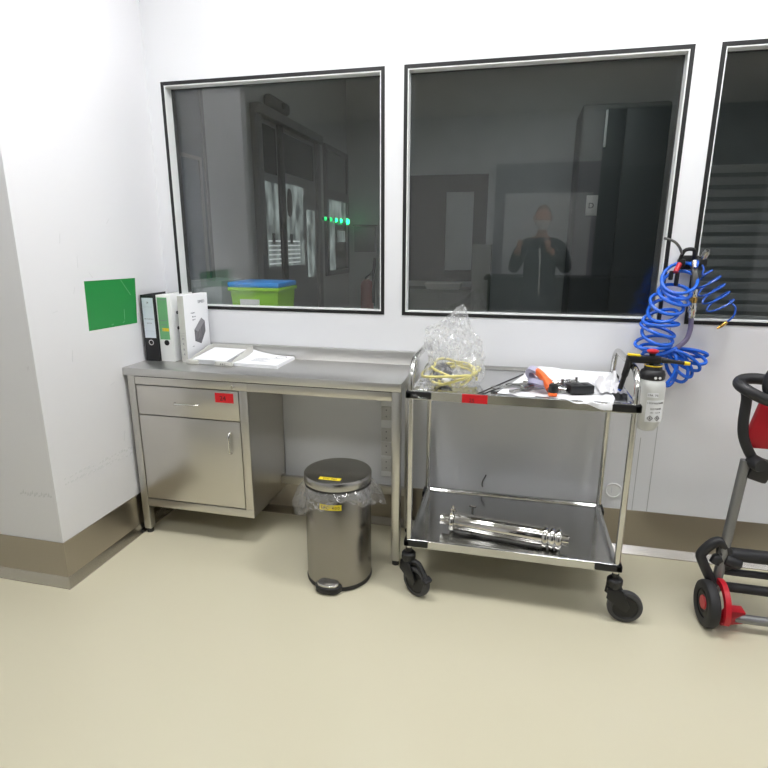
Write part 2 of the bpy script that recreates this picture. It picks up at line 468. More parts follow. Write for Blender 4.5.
# ceiling lamps, with added fill panels further back
def lamp(x, y, sx, sy, m, label):
    t = thing('ceiling_light', (x, y, ZC-.03), label, 'light', 'ceiling light panels')
    f = MB()
    f.box(x-sx/2-.03, x-sx/2, y-sy/2-.03, y+sy/2+.03, ZC-.03, ZC); f.box(x+sx/2, x+sx/2+.03, y-sy/2-.03, y+sy/2+.03, ZC-.03, ZC)
    f.box(x-sx/2, x+sx/2, y-sy/2-.03, y-sy/2, ZC-.03, ZC); f.box(x-sx/2, x+sx/2, y+sy/2, y+sy/2+.03, ZC-.03, ZC)
    f.build('lamp_frame', 'whitep', t)
    MB().box(x-sx/2, x+sx/2, y-sy/2, y+sy/2, ZC-.022, ZC-.012).build('diffuser', m, t)
LL = 'flat white ceiling lamp panel above the room, out of the picture'
lamp(.7, -.88, .6, .6, 'lamp', LL)
lamp(-.95, -1.05, .6, .6, 'lamp', LL)
lamp(2.3, -1.1, .6, .6, 'lamp_soft', LL)
lamp(.9, -3.0, 1.2, .5, 'lamp_dim', LL)  # added fill panel, lights the back of the room
lamp(-1.6, -3.0, 1.2, .5, 'lamp_dim', LL)  # second added fill panel at the back

# ------------------------------------------------------------------ green sticker on the pillar
st = thing('green_sticker', (XP, -.42, 1.11), 'plain green vinyl sheet stuck on the white pillar above the desk', 'sticker')
MB().prism([(XP, -.597, 1.336), (XP, -.252, 1.331), (XP, -.272, 1.106), (XP, -.604, 1.113)], (.0012, 0, 0)).build('sheet', 'green', st)
m = MB()
for y, z, l, a in ((-.33, 1.29, .10, -.9), (-.36, 1.16, .05, 1.5), (-.45, 1.122, .015, .2), (-.37, 1.124, .015, .4)):
    MB().obox((XP+.0014, y, z), l, .003, .0006, (0, math.cos(a), math.sin(a)), (1, 0, 0)).build('scratch', 'scratch', st)

# ------------------------------------------------------------------ steel desk
DX0, DX1, DY0, DZ = -1.8556, -.4597, -.4226, .905
d = thing('steel_desk', ((DX0+DX1)/2, -.22, 0), 'brushed stainless steel desk with drawer and cupboard under its left end', 'desk')
MB().box(DX0-.0165, DX1, DY0, -.004, DZ-.04, DZ, .004).build('worktop', 'steel_top', d)
MB().box(DX0, DX1, -.03, -.004, DZ-.002, DZ+.067, .003).build('backsplash', 'steel_top', d)
L = .04
for x, y in ((DX0+.004, DY0+.004), (DX1-L-.004, DY0+.004), (DX0+.004, -.1), (DX1-L-.004, -.1)):
    lg = MB().box(x, x+L, y, y+L, .025, DZ-.04, .003).build('leg', 'steel_v', d)
    MB().cyl((x+L/2, y+L/2, 0), (x+L/2, y+L/2, .03), .017).build('foot', 'rubber', lg)
CX0, CX1 = DX0+.044, -1.207
m = MB(); m.box(CX1, DX1-L-.004, DY0+.006, DY0+.04, DZ-.084, DZ-.044, .002)
m.build('apron', 'steel', d)
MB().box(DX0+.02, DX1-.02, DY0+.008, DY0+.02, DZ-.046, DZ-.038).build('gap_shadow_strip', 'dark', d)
MB().box(CX1, DX1-L, -.085, -.06, .205, .25, .002).build('cross_rail', 'steel', d)
MB().box(DX0+.01, DX0+.035, DY0+.044, -.1, .12, .16, .002).build('cross_rail', 'steel', d)
# cabinet body
cb = MB()
cb.box(CX1-.002, CX1, DY0+.03, -.012, .16, DZ-.04)                       # right side
cb.box(CX0-.004, CX0-.002, DY0+.03, -.05, .16, DZ-.04)
cb.box(CX0, CX1, DY0+.02, -.012, .16, .165)                               # floor
cb.box(CX0, CX1, -.016, -.012, .16, DZ-.04)
cb.box(CX0, CX1, DY0+.006, DY0+.03, DZ-.083, DZ-.044, .0015)             # top rail
cb.box(CX0, CX1, DY0+.006, DY0+.03, .160, .202, .0015)                   # bottom rail
cb.box(CX1-.042, CX1, DY0+.006, DY0+.03, .202, DZ-.083, .0015)           # right stile
cb.build('cabinet_body', 'steel', d)
MB().box(CX0, CX1-.042, DY0+.026, DY0+.03, .2, DZ-.083).build('cabinet_back_plate', 'dark', d)  # dark sheet behind the fronts paints the shade in their gaps
XS = CX1-.046
dr = MB().box(CX0+.003, XS, DY0+.007, DY0+.025, .668, .817, .0015).build('drawer', 'steel', d)
hp = arc((-1.575, DY0+.006, .739), (-1, 0, 0), (0, -1, 0), .022, 0, PI/2, 6)+arc((-1.485, DY0+.006, .739), (0, -1, 0), (1, 0, 0), .022, 0, PI/2, 6)
MB().tube(hp, .0048, 10).build('handle', 'chrome', dr)
lb = MB(); lb.box(-1.376, -1.279, DY0+.0062, DY0+.0072, .757, .805); lb.mat(1).text('24', .034, (-1.352, DY0+.006, .768))
lb.build('red_label', ['red', 'ink'], dr)['label'] = 'bright red label with handwritten number'
do = MB().box(CX0+.003, XS, DY0+.007, DY0+.025, .207, .663, .0015).build('door', 'steel', d)
hp = arc((-1.307, DY0+.006, .587), (0, 0, 1), (0, -1, 0), .022, 0, PI/2, 6)+arc((-1.307, DY0+.006, .522), (0, -1, 0), (0, 0, -1), .022, 0, PI/2, 6)
MB().tube(hp, .0052, 10).build('handle', 'chrome', do)
MB().cyl((-1.278, DY0+.007, .840), (-1.278, DY0-.002, .840), .009, .008, 20).build('lock', 'chrome', d)

# cable outlet column on the wall under the desk
so = thing('socket_strip', (-.62, -.02, .29), 'pale socket strip on the wall behind the right desk leg', 'socket strip')
MB().box(-.648, -.588, -.02, 0, .28, .82, .002).build('cover', 'whitep', so)
for z in (.31, .40, .48, .60):
    fp = MB().box(-.645, -.591, -.024, -.019, z, z+.075, .002).build('faceplate', 'greycard', so)
    for q in (.02, .055): MB().cyl((-.618, -.0236, z+q), (-.618, -.0244, z+q), .003, n=10).build('screw', 'dark', fp)

# ------------------------------------------------------------------ things on the desk
def binder(x0, x1, y0, z1, body, label, cat='binder', white=False):
    t = thing('ring_binder', ((x0+x1)/2, y0+.11, DZ), label, cat)
    m = MB(); m.box(x0, x0+.003, y0+.002, -.038, DZ, z1, .001); m.box(x1-.003, x1, y0+.002, -.038, DZ, z1, .001)
    m.box(x0, x1, y0, y0+.003, DZ, z1, .001)
    m.build('cover', body, t)
    MB().box(x0+.006, x1-.02, y0+.02, -.042, DZ+.006, z1-.03).build('paper_block', 'white', t)
    cx = (x0+x1)/2
    hole = MB(); hole.lathe([(.0105, 0), (.0145, 0), (.0145, .0015), (.0105, .0015)], (cx, y0+.0004, DZ+.098), (0, -1, 0), 24, True)
    hole.mat(1).cyl((cx, y0+.0005, DZ+.098), (cx, y0-.0004, DZ+.098), .0108, n=24)
    hole.build('finger_ring', ['chrome' if not white else 'black', 'dark'], t)
    return t
bk = binder(-1.856, -1.778, -.25, 1.247, 'blackcard', 'black ring binder with pale spine label, nearest the pillar')
m = MB(); m.box(-1.849, -1.785, -.2508, -.2498, DZ+.122, 1.232)
m.mat(1); m.text('PROTOKOLLE', .0085, (-1.817, -.251, 1.122), align='CENTER'); m.text('2019-20', .009, (-1.817, -.251, 1.100), align='CENTER')
m.box(-1.842, -1.792, -.2512, -.2505, 1.186, 1.1866); m.box(-1.842, -1.792, -.2512, -.2505, 1.062, 1.0624)
m.lathe([(.0, 0), (.009, 0), (0, .001)], (-1.817, -.2506, 1.208), (0, -1, 0), 3)
m.build('spine_label', ['labelblue', 'greyink'], bk)['label'] = 'pale blue spine label with small lettering'
wk = binder(-1.774, -1.692, -.24, 1.247, 'whitep', 'white ring binder with a green spine label', white=True)
m = MB(); m.box(-1.768, -1.712, -.2408, -.2398, DZ+.115, 1.235)
m.mat(1).box(-1.752, -1.714, -.2412, -.2404, 1.063, 1.079)
m.mat(2)
for z, t_ in ((1.222, 'CLEANROOM'), (1.115, 'LOGBOOK'), (1.093, 'ROOM 4'), (1.067, 'No 12')): m.text(t_, .0085, (-1.74, -.2413, z), align='CENTER')
m.build('spine_label', ['greenlabel', 'yellow', 'greyink'], wk)['label'] = 'green spine label with a yellow strip'
for z in (1.155, 1.075): MB().cyl((-1.6925, -.19, z), (-1.690, -.19, z), .009, n=20).build('rivet', 'black', wk)
# white product box, cover facing +x, set a little askew
BT = Matrix.Translation((-1.65, -.235, 0)) @ Matrix.Rotation(-.07, 4, 'Z') @ Matrix.Translation((1.665, .235, 0))
bx = thing('product_box', (-1.65, -.14, DZ), 'slim white box printed with a grey device, beside the white binder', 'box')
MB(BT).box(-1.672, -1.634, -.235, -.034, DZ, 1.247, .0015).build('carton', ['white'], bx)
MB(BT).box(-1.671, -1.635, -.2358, -.2348, DZ+.002, 1.244).build('spine_panel', 'greycard', bx)['label'] = 'pale grey spine of the box'
m = MB(BT); X = -1.6334
m.prism([(X, -.165, 1.005), (X, -.115, .985), (X, -.072, 1.045), (X, -.072, 1.10), (X, -.1, 1.12), (X, -.165, 1.065)], (.0004, 0, 0))
m.mat(1).prism([(X+.0004, -.165, 1.065), (X+.0004, -.1, 1.12), (X+.0004, -.072, 1.10), (X+.0004, -.135, 1.05)], (.0003, 0, 0))
for q in (0, .013, .026, .039): m.prism([(X+.0004, -.155+q, 1.01+q*.2), (X+.0004, -.152+q, 1.01+q*.2), (X+.0004, -.152+q, 1.05+q*.7), (X+.0004, -.155+q, 1.05+q*.7)], (.0003, 0, 0))
m.build('printed_device', ['device', 'device2'], bx)
m = MB(BT)
m.text('SIMED', .021, (X, -.12, 1.198), (0, 1, 0), (0, 0, 1)); m.build('title', 'greyink', bx)
m = MB(BT); m.text('compact', .01, (X, -.185, 1.15), (0, 1, 0)); m.text('filter unit', .008, (X, -.175, 1.13), (0, 1, 0))
m.text('type 20', .008, (X, -.175, 1.115), (0, 1, 0)); m.text('series', .007, (X, -.19, .978), (0, 1, 0))
m.build('lettering', 'greyink', bx)
m = MB(BT)
for z, s_ in ((.94, 'A'), (.965, 'R'), (.995, 'K'), (1.02, 'M')): m.text(s_, .016, (-1.653, -.2362, z), align='CENTER')
for z in (1.037, 1.045, 1.055): m.box(-1.668, -1.64, -.2362, -.2356, z, z+.001)
m.build('spine_lettering', 'greyink', bx)

# letter tray with a sheaf of papers in it
LT = Matrix.Translation((-1.595, -.27, 0)) @ Matrix.Rotation(-.045, 4, 'Z') @ Matrix.Translation((1.625, .27, 0))
lt = thing('letter_tray', (-1.5, -.15, DZ), 'pale grey plastic letter tray on the desk beside the white box', 'letter tray')
MB(LT).box(-1.625, -1.385, -.262, -.05, DZ, DZ+.006, .002).build('base', 'traygrey', lt)
for x, nm in ((-1.628, 'side_wall'), (-1.388, 'side_wall')):
    MB(LT).prism([(x, -.262, DZ), (x, -.045, DZ), (x, -.045, DZ+.064), (x, -.09, DZ+.064), (x, -.262, DZ+.022)], (.005, 0, 0), .001).build(nm, 'traygrey', lt)
MB(LT).box(-1.625, -1.386, -.05, -.045, DZ, DZ+.066, .001).build('back_wall', 'traygrey', lt)
for xa, xb in ((-1.64, -1.572), (-1.474, -1.378)): MB(LT).box(xa, xb, -.275, -.258, DZ, DZ+.022, .004).build('front_lip', 'traygrey', lt)
m = MB(LT); m.text('A B C', .013, (-1.428, -.2754, DZ+.006), align='CENTER'); m.build('lettering', 'ink', lt)
pp = MB(LT)
for k in range(4):
    a = random.uniform(-.05, .05); z = DZ+.02+k*.006
    c = V((-1.505+random.uniform(-.006, .006), -.155, z))
    Mx = Matrix.Translation(c) @ Matrix.Rotation(a, 4, 'Z') @ Matrix.Rotation(.13, 4, 'X')
    pp.box(-.098, .098, -.112, .09, -.0015, .0015, 0, 1, Mx)
tag(pp.build('paper_stack', 'white'), 'small sheaf of white papers lying in the grey letter tray', 'papers')

# catalogue
ct = thing('paper_catalogue', (-1.24, -.15, DZ), 'flat stack of white printed sheets on the desk, right of the tray', 'papers')
def sheet(m, z0, z1, dx=0., curl=0.):
    q = [(-1.349, -.262), (-1.111, -.276), (-1.113, -.04), (-1.36, -.036)]
    N = 8; vs = []
    for zt in (0, 1):
        for i in range(N+1):
            for j in range(N+1):
                u, v = i/N, j/N
                p = (V(q[0])*(1-u)+V(q[1])*u)*(1-v)+(V(q[3])*(1-u)+V(q[2])*u)*v
                z = (z1 if zt else z0)+curl*max(0, (v-u*.8-.3))**2*.06
                vs.append(V((p.x+dx, p.y, z)))
    W = N+1; fs = []
    for b in (0, 1):
        o = b*W*W
        for i in range(N):
            for j in range(N):
                f = (o+i*W+j, o+(i+1)*W+j, o+(i+1)*W+j+1, o+i*W+j+1); fs.append(f if b else f[::-1])
    rim = [i*W for i in range(N)]+[N*W+j for j in range(N)]+[(N-i)*W+N for i in range(N)]+[N-j for j in range(N)]
    for k in range(len(rim)):
        a, c = rim[k], rim[(k+1) % len(rim)]; fs.append((a, c, c+W*W, a+W*W))
    m.raw(vs, fs)
m = MB(); sheet(m, DZ+.0005, DZ+.012); m.build('lower_sheets', 'white', ct)
m = MB(); sheet(m, DZ+.0125, DZ+.0165, -.003, 1.); m.build('top_sheet', 'white', ct)
m = MB()
for k in range(7): m.box(-1.29, -1.19-(k % 3)*.02, -.2+k*.014, -.197+k*.014, DZ+.0165, DZ+.0169)
m.lathe([(.026, 0), (.030, 0), (.030, .0004), (.026, .0004)], (-1.17, -.085, DZ+.0166), (0, 0, 1), 28, True)
m.build('print', 'greyink', ct)

# ------------------------------------------------------------------ pedal bin
BX, BY, BR = -.722, -.535, .148
pb = thing('pedal_bin', (BX, BY, 0), 'round brushed steel pedal bin standing under the desk front', 'bin')
MB().lathe([(0, .004), (BR+.002, .004), (BR+.003, .012), (BR+.001, .022), (BR-.01, .022)], (BX, BY, 0)).build('base_ring', 'black', pb)
MB().lathe([(BR-.004, .018), (BR, .02), (BR, .47), (BR-.002, .474), (BR-.006, .474)], (BX, BY, 0), n=64).build('body', 'bin', pb)
MB().lathe([(BR-.012, .468), (BR+.001, .468), (BR+.001, .481), (BR-.012, .481)], (BX, BY, 0), n=48, close=True).build('rim', 'black', pb)
MB().lathe([(0, .482), (BR+.002, .482), (BR+.003, .486), (BR+.003, .514), (BR, .519), (BR-.012, .5215), (0, .5215)], (BX, BY, 0), n=64).build('lid', 'lid', pb)
m = MB()
px, py = BX-.006, BY-BR+.008
out = [(-.058, .03), (.058, .03), (.062, -.005), (.05, -.032), (.02, -.044), (-.02, -.044), (-.05, -.032), (-.062, -.005)]
m.prism([(px+a, py+b, .006) for a, b in out], (0, 0, .03), .006)
m.prism([(px+a*.98, py+.02+b*.3, .03) for a, b in out], (0, 0, .035), .004)
m.build('pedal_housing', 'black', pb)
MB().prism([(px+a*.8, py-.012+b*.62, .036) for a, b in out], (0, 0, .012), .004).build('pedal', 'tube', pb)
def arc_label(m, r, z0, z1, a0, a1):
    n = 10; vs = []
    for q in range(n+1):
        t = a0+(a1-a0)*q/n; vs += [V((BX+r*math.cos(t), BY+r*math.sin(t), z0)), V((BX+r*math.cos(t), BY+r*math.sin(t), z1))]
    m.raw(vs, [(2*k, 2*k+2, 2*k+3, 2*k+1) for k in range(n)])
tc_ = math.atan2(-1, .1)-.03   # facing the room
m = MB(); arc_label(m, BR+.0008, .396, .422, tc_-.33, tc_+.33)
m.mat(1)
for k, ch in enumerate('EPC 400'):
    t = tc_-.25+k*.083; dx_, dy_ = math.cos(t), math.sin(t)
    m.text(ch, .019, (BX+dx_*(BR+.0014), BY+dy_*(BR+.0014), .402), (-dy_, dx_, 0), (0, 0, 1), align='CENTER')
m.build('yellow_label', ['yellow', 'ink'], pb)['label'] = 'yellow label on the body'
m = MB(); m.box(BX-.052, BX+.045, BY-.115, BY-.089, .5215, .5222, 0, 1, None); m.mat(1).text('EPC 400', .018, (BX-.003, BY-.109, .5223), (1, 0, 0), (0, 1, 0), align='CENTER')
m.build('yellow_label', ['yellow', 'ink'], pb)['label'] = 'yellow label on the lid'
# liner skirt hanging out below the lid
vs = []; fs = []; n = 96; R_ = 9
for j in range(R_+1):
    v = j/R_
    for k in range(n):
        t = 2*PI*k/n
        side = max(0, math.cos(t-PI*.97))**3*.05+max(0, math.cos(t-.25))**4*.05
        drop = .075+.035*math.sin(t*2+.6)+.012*math.sin(t*7)+.02*max(0, -math.cos(t))
        rr = BR+.004+v*(side+.014)+.011*math.sin(v*2.6)*(1-2*abs(noise.noise(V((math.cos(t)*5, math.sin(t)*5, 3+v*.8)))))*(1 if v > 0 else 0)+.005*math.sin(v*3)*math.sin(t*17+2*math.sin(t*5))+.010*v*noise.noise(V((math.cos(t)*4, math.sin(t)*4, v*3)))
        rr = max(rr, BR+.0025)
        vs.append(V((BX+rr*math.cos(t), BY+rr*math.sin(t), .474-v*drop+.004*math.sin(t*23)*v)))
for j in range(R_):
    for k in range(n): fs.append((j*n+k, j*n+(k+1) % n, (j+1)*n+(k+1) % n, (j+1)*n+k))
tag(MB().raw(vs, fs).build('bin_liner', 'liner', angle=180), 'clear plastic bin bag turned over the rim of the pedal bin', 'bin bag')

# ------------------------------------------------------------------ serving cart
KX0, KX1, KY0, KY1 = -.3977, .4773, -.6024, -.0418
KZ0, KZ1 = .2593, .927
k_ = thing('serving_cart', ((KX0+KX1)/2, (KY0+KY1)/2, 0), 'two-tier stainless steel cart on black castors', 'cart')
TX0, TX1, TY0, TY1 = KX0+.0125, KX1-.0125, KY0+.0145, KY1-.0145
for x in (TX0, TX1):
    r_, zt = .095, 1.042
    path = [V((x, TY0, .19)), V((x, TY0, .5)), V((x, TY0, zt-r_))]+arc((x, TY0+r_, zt-r_), (0, -1, 0), (0, 0, 1), r_, 0, PI/2, 10)[1:]
    path += [V((x, (TY0+TY1)/2, zt))]+arc((x, TY1-r_, zt-r_), (0, 0, 1), (0, 1, 0), r_, 0, PI/2, 10)+[V((x, TY1, .5)), V((x, TY1, .19))]
    MB().tube(path, .0125, 16).build('push_frame', 'tube', k_)
trays = []
for z in (KZ1, KZ0):
    m = MB()
    m.ring(KX0+.008, KX1-.008, KY0+.002, KY1-.002, [(.012, -.037), (0, -.037), (0, -.002), (.003, 0), (.013, 0), (.016, -.002), (.026, -.013)], z)
    m.ring(KX0+.010, KX1-.010, KY0+.004, KY1-.004, [(.01, -.036), (.01, -.016)], z)
    trays.append(m.build('tray', 'tray', k_))
    for x, sx in ((TX0, 1), (TX1, -1)):
        for y, sy in ((TY0, 1), (TY1, -1)):
            m = MB()
            xa, xb = sorted((x-sx*.020, x+sx*.085)); ya, yb = sorted((y-sy*.019, y+sy*.006))
            m.box(xa, xb, ya, yb, z-.033, z-.003, .005)
            xa, xb = sorted((x-sx*.020, x+sx*.006)); ya, yb = sorted((y-sy*.019, y+sy*.06))
            m.box(xa, xb, ya, yb, z-.033, z-.003, .005)
            m.build('corner_bumper', 'black', k_)
m = MB(); yl = KY0+.0018; m.box(-.178, -.078, yl-.0008, yl, KZ1-.037, KZ1-.001); m.mat(1).text('25', .022, (-.15, yl-.001, KZ1-.033))
m.build('red_label', ['red', 'ink'], trays[0])['label'] = 'bright red label on the front edge'
def castor(x, y, yaw, brake):
    wr, trail = .069, .048
    e = V((math.cos(yaw), math.sin(yaw), 0)); ax = V((-e.y, e.x, 0)); top = V((x, y, 0)); c = top+e*trail+V((0, 0, wr))
    m = MB(); m.lathe([(0, .135), (.02, .135), (.026, .15), (.031, .168), (.031, .186), (.026, .192), (.014, .194), (.014, .215), (0, .215)], top, n=24)
    cs = m.build('castor', 'black', k_)
    f = MB()
    for s in (-1, 1):
        o = ax*(s*.024)
        prof = [top-e*.026+V((0, 0, .15)), top+e*.030+V((0, 0, .15)), c+e*.014+V((0, 0, .012)), c+e*.004-V((0, 0, .014)), c-e*.014-V((0, 0, .006)), top-e*.030+V((0, 0, .11))]
        f.prism([p+o-ax*.003 for p in prof], ax*.006, .0015)
    f.obox(top+V((0, 0, .148)), .055, .052, .01, e, bev=.003)
    f.build('fork', 'black', cs)
    w = MB(); w.lathe([(.0, -.012), (.046, -.012), (.05, -.016), (.05, .016), (.046, .012), (0, .012)], c, ax, 36)
    w.build('hub', 'black', cs)
    w = MB(); w.lathe([(.049, -.014), (.06, -.0155), (.067, -.012), (wr, -.006), (wr, .006), (.067, .012), (.06, .0155), (.049, .014)], c, ax, 44, True)
    w.build('wheel', 'tyre', cs)
    if brake:
        q = MB(); p0 = top+e*.03+V((0, 0, .15)); p1 = top+e*.105+V((0, 0, .095))
        q.tube(spline([p0, p0+e*.03+V((0, 0, .004)), p1], 5), .011, 10, flat=1.7)
        q.obox(p1, .03, .045, .022, (e+V((0, 0, -.6))), bev=.006)
        q.build('brake_pedal', 'rubber', cs)
castor(TX0, TY0, -.55, True); castor(TX1, TY0, 0., False); castor(TX0, TY1, .4, False); castor(TX1, TY1, 1.2, True)

# steel filter pipe on the lower tray (two tri-clamp ends)
ZF = KZ0-.013
pz = .050
p0, p1 = V((-.24, -.455, ZF+pz)), V((.255, -.515, ZF+pz)); ax = (p1-p0).normalized(); Lp = (p1-p0).length
pi_ = thing('filter_pipe', (0, -.475, ZF), 'polished steel pipe with clamped end flanges on the lower cart shelf', 'pipe')
MB().lathe([(0, .035), (.038, .035), (.0405, .04), (.0405, Lp-.07), (.038, Lp-.065), (0, Lp-.065)], p0, ax, 40).build('pipe_body', 'chrome', pi_)
MB().lathe([(.021, -.022), (.025, -.022), (.025, .018), (.03, .026), (.03, .035), (0, .035), (0, -.012), (.021, -.012)], p0, ax, 30).build('end_nozzle', 'chrome', pi_)
for s in (.03, Lp-.068, Lp-.04, Lp-.014):
    MB().lathe([(.03, -.010), (.0465, -.010), (.05, -.004), (.05, .004), (.0465, .010), (.03, .010)], p0+ax*s, ax, 36, True).build('clamp_ring', 'chrome', pi_)
m = MB()
sd = ax.cross(V((0, 0, 1)))
c0 = p0+ax*.03
m.cyl(c0+V((0, 0, .046))-sd*.012, c0+V((0, 0, .046))+sd*.03, .006); m.obox(c0+V((0, 0, .055)), .02, .02, .016, ax, bev=.003); m.cyl(c0+V((0, 0, .055)), c0+V((0, 0, .074)), .005)
m.build('wing_nut', 'chrome', pi_)
MB().lathe([(0, -.045), (.034, -.045), (.034, -.02), (.037, -.016), (.037, .02), (.026, .024), (0, .024)], p1-ax*.022, ax, 30).build('end_cap', 'chrome', pi_)
m = MB(); m.lathe([(.016, 0), (.025, 0), (.025, .026), (.016, .026)], p1+ax*.002, ax, 24, True); m.build('outlet', 'chrome', pi_)
# small dark valve lying behind it
vv = thing('valve_fitting', (-.13, -.40, ZF), 'small dark valve fitting lying behind the steel pipe', 'fitting')
MB().cyl((-.155, -.372, ZF+.014), (-.10, -.379, ZF+.014), .0135).build('valve_body', 'rubber', vv)
MB().cyl((-.128, -.375, ZF+.02), (-.128, -.375, ZF+.085), .005).build('stem', 'fitting', vv)
MB().obox((-.128, -.375, ZF+.088), .034, .012, .009, (1, -.2, 0), bev=.003).build('lever', 'chrome', vv)

# ------------------------------------------------------------------ things on the upper tray
ZT = KZ1-.0125
# white sheet spread over the right half
N1, N2 = 34, 22; vs = []; fs = []
A, B_, Cc, D_ = V((-.045, -.52)), V((.378, -.655)), V((.45, -.07)), V((.10, -.055))
for i in range(N1+1):
    for j in range(N2+1):
        u, v = i/N1, j/N2
        p = (A*(1-u)+B_*u)*(1-v)+(D_*(1-u)+Cc*u)*v
        e = noise.noise(V((u*7, v*5, 1.3)))
        if j == 0: p = p+V((0, .018*e))
        if i == N1: p = p+V((.018*e, 0))
        z = ZT+.0022+.006*max(0, noise.noise(V((u*5, v*4, 7.)))) + .03*max(0, u-.82)**1.0*(.6+.7*noise.noise(V((u*20, v*9, 3.))))+.02*max(0, u-.9)
        z += .02*max(0, v-.55)/.45*math.exp(-((u-.22)/.28)**2)
        if p.y > KY1-.05: z = max(z, KZ1+.003)
        if p.y < KY0+.03: z = max(z, KZ1+.0015)
        if p.x > .43: z = max(z, KZ1+.002)
        if p.y < KY0-.001: z = KZ1+.001-(KY0-p.y)*.62; p.y = KY0-.003
        vs.append(V((p.x, p.y, z)))
for i in range(N1):
    for j in range(N2):
        a = i*(N2+1)+j; fs.append((a, a+N2+1, a+N2+2, a+1))
tag(MB().raw(vs, fs).build('tissue_sheet', 'cloth', angle=60), 'white paper wipe spread under the tools on the cart', 'wipe')
# crumpled wipe at the right end
vs = []; fs = []; N = 14
for i in range(N+1):
    for j in range(N+1):
        u, v = i/N, j/N
        h = .075*math.sin(PI*u)**.8*math.sin(PI*v)**.8*(.55+.8*noise.noise(V((u*4, v*4, 5))))+.012*noise.noise(V((u*13, v*11, 2)))
        vs.append(V((.355+u*.105, -.46+v*.20+.02*noise.noise(V((u*6, v*6, 9))), KZ1+.002+max(0, h))))
for i in range(N):
    for j in range(N):
        a = i*(N+1)+j; fs.append((a, a+N+1, a+N+2, a+1))
cw = thing('crumpled_wipe', (.41, -.36, KZ1), 'crumpled white wipe with a blue mark at the right end of the cart', 'wipe')
MB().raw(vs, fs).build('wipe_cloth', 'cloth', cw, angle=25)
MB().tube(spline([(.425, -.462, .942), (.432, -.464, .962), (.427, -.458, .982)], 4), .005, 8, flat=1.6).build('blue_mark', 'hose_thin', cw)

# tools
ZS = ZT+.0075
def spanner(x, y, a, l, label, grp=None, z=0.):
    e = V((math.cos(a), math.sin(a), 0)); s = V((-e.y, e.x, 0)); c = V((x, y, ZS+.004+z))
    t = thing('spanner', (x, y, ZS), label, 'spanner', grp)
    MB().obox(c, l, .016, .008, e, bev=.002).build('shank', 'fitting', t)
    m = MB(); h = c+e*(l/2+.008)
    poly = [h+e*x_*1.3+s*y_*1.3 for x_, y_ in ((-.014, -.008), (-.004, -.017), (.012, -.016), (.014, -.007), (.002, -.006), (.002, .006), (.014, .007), (.012, .016), (-.004, .017), (-.014, .008))]
    m.prism([p-V((0, 0, .004)) for p in poly], (0, 0, .008), .001); m.build('open_jaw', 'fitting', t)
    m = MB(); m.lathe([(.007, -.004), (.014, -.004), (.014, .004), (.007, .004)], c-e*(l/2+.008), (0, 0, 1), 20, True); m.build('ring_jaw', 'fitting', t)
spanner(.0, -.43, .55, .12, 'long steel spanner pointing at the red label on the cart')
spanner(.055, -.40, .35, .10, 'short steel spanner next to the orange tape dispenser', z=.004)
spanner(.045, -.47, .95, .085, 'small steel spanner lying nearest the cart front edge')
def fitting(x, y, a, kind, label):
    e = V((math.cos(a), math.sin(a), 0)); c = V((x, y, ZS+.011))
    t = thing('pipe_fitting', (x, y, ZS), label, 'fitting')
    MB().lathe([(0, -.03), (.010, -.03), (.010, -.008), (.0125, -.008), (.0125, .008), (.010, .008), (.010, .03), (0, .03)], c, e, 16).build('barrel', 'fitting', t)
    MB().lathe([(.008, -.006), (.0125, -.006), (.0125, .004), (.008, .004)], c+e*.004, e, 6, True).build('hex_nut', kind, t)
    if kind == 'fitting':
        MB().cyl(c, c+V((0, 0, .028)), .006).build('branch', 'fitting', t)
fitting(.185, -.36, .2, 'chrome', 'small steel pipe fitting behind the tape dispenser')
fitting(.215, -.40, 1.1, 'fitting', 'small tee fitting standing left of the black box')
fitting(.245, -.33, .5, 'brass', 'small brass-nut fitting behind the black box')
fitting(.20, -.46, -.4, 'chrome', 'small steel fitting right of the orange dispenser, nearest the cart front')
fitting(.275, -.35, -.9, 'fitting', 'small tee fitting at the back corner of the black box')
fitting(.075, -.455, .8, 'chrome', 'small steel fitting among the spanners, left of the tape dispenser')
fitting(.09, -.36, -.3, 'fitting', 'small tee fitting behind the spanners at the back of the wipe')
# tape dispenser: lilac rolls, orange body
td = thing('tape_dispenser', (.12, -.43, ZS), 'orange hand tape dispenser with a lilac roll, among the tools', 'tape dispenser')
e = V((.75, -.62, .0)).normalized()
m = MB(); m.lathe([(.024, -.012), (.042, -.012), (.042, .012), (.024, .012)], (.105, -.39, ZS+.047), (.45, .5, .42), 32, True); m.build('tape_roll', 'lilac', td)
m = MB(); m.lathe([(.026, -.010), (.046, -.010), (.046, .010), (.026, .010)], (.12, -.455, ZS+.027), (.25, .35, .9), 32, True); m.build('tape_roll', 'lilac', td)
m = MB(); m.tube(spline([(.105, -.37, ZS+.062), (.125, -.425, ZS+.060), (.15, -.475, ZS+.040), (.165, -.505, ZS+.018)], 6), [.016]*12+[.019]*7, 12, flat=1.5); m.build('body', 'orange', td)
MB().lathe([(0, -.004), (.018, -.004), (.020, .004), (.018, .03), (.010, .036), (0, .036)], (.172, -.52, ZS+.012), (0, .1, 1), 20).build('knob', 'black', td)
MB().obox((.17, -.53, ZS+.006), .034, .022, .012, (1, -.2, 0), bev=.003).build('cutter', 'orange', td)
# black box
bb_ = thing('black_case', (.275, -.44, ZS), 'small black plastic case lying on the white wipe', 'case')
MB().obox((.278, -.45, ZS+.017), .098, .062, .034, (1, .32, 0), bev=.004).build('case_body', 'black', bb_)
m = MB()
for o in (-.018, .018): m.obox((.278+o, -.45+o*.32, ZS+.0348), .018, .03, .002, (1, .32, 0), bev=.0006)
m.build('clip', 'rubber', bb_)
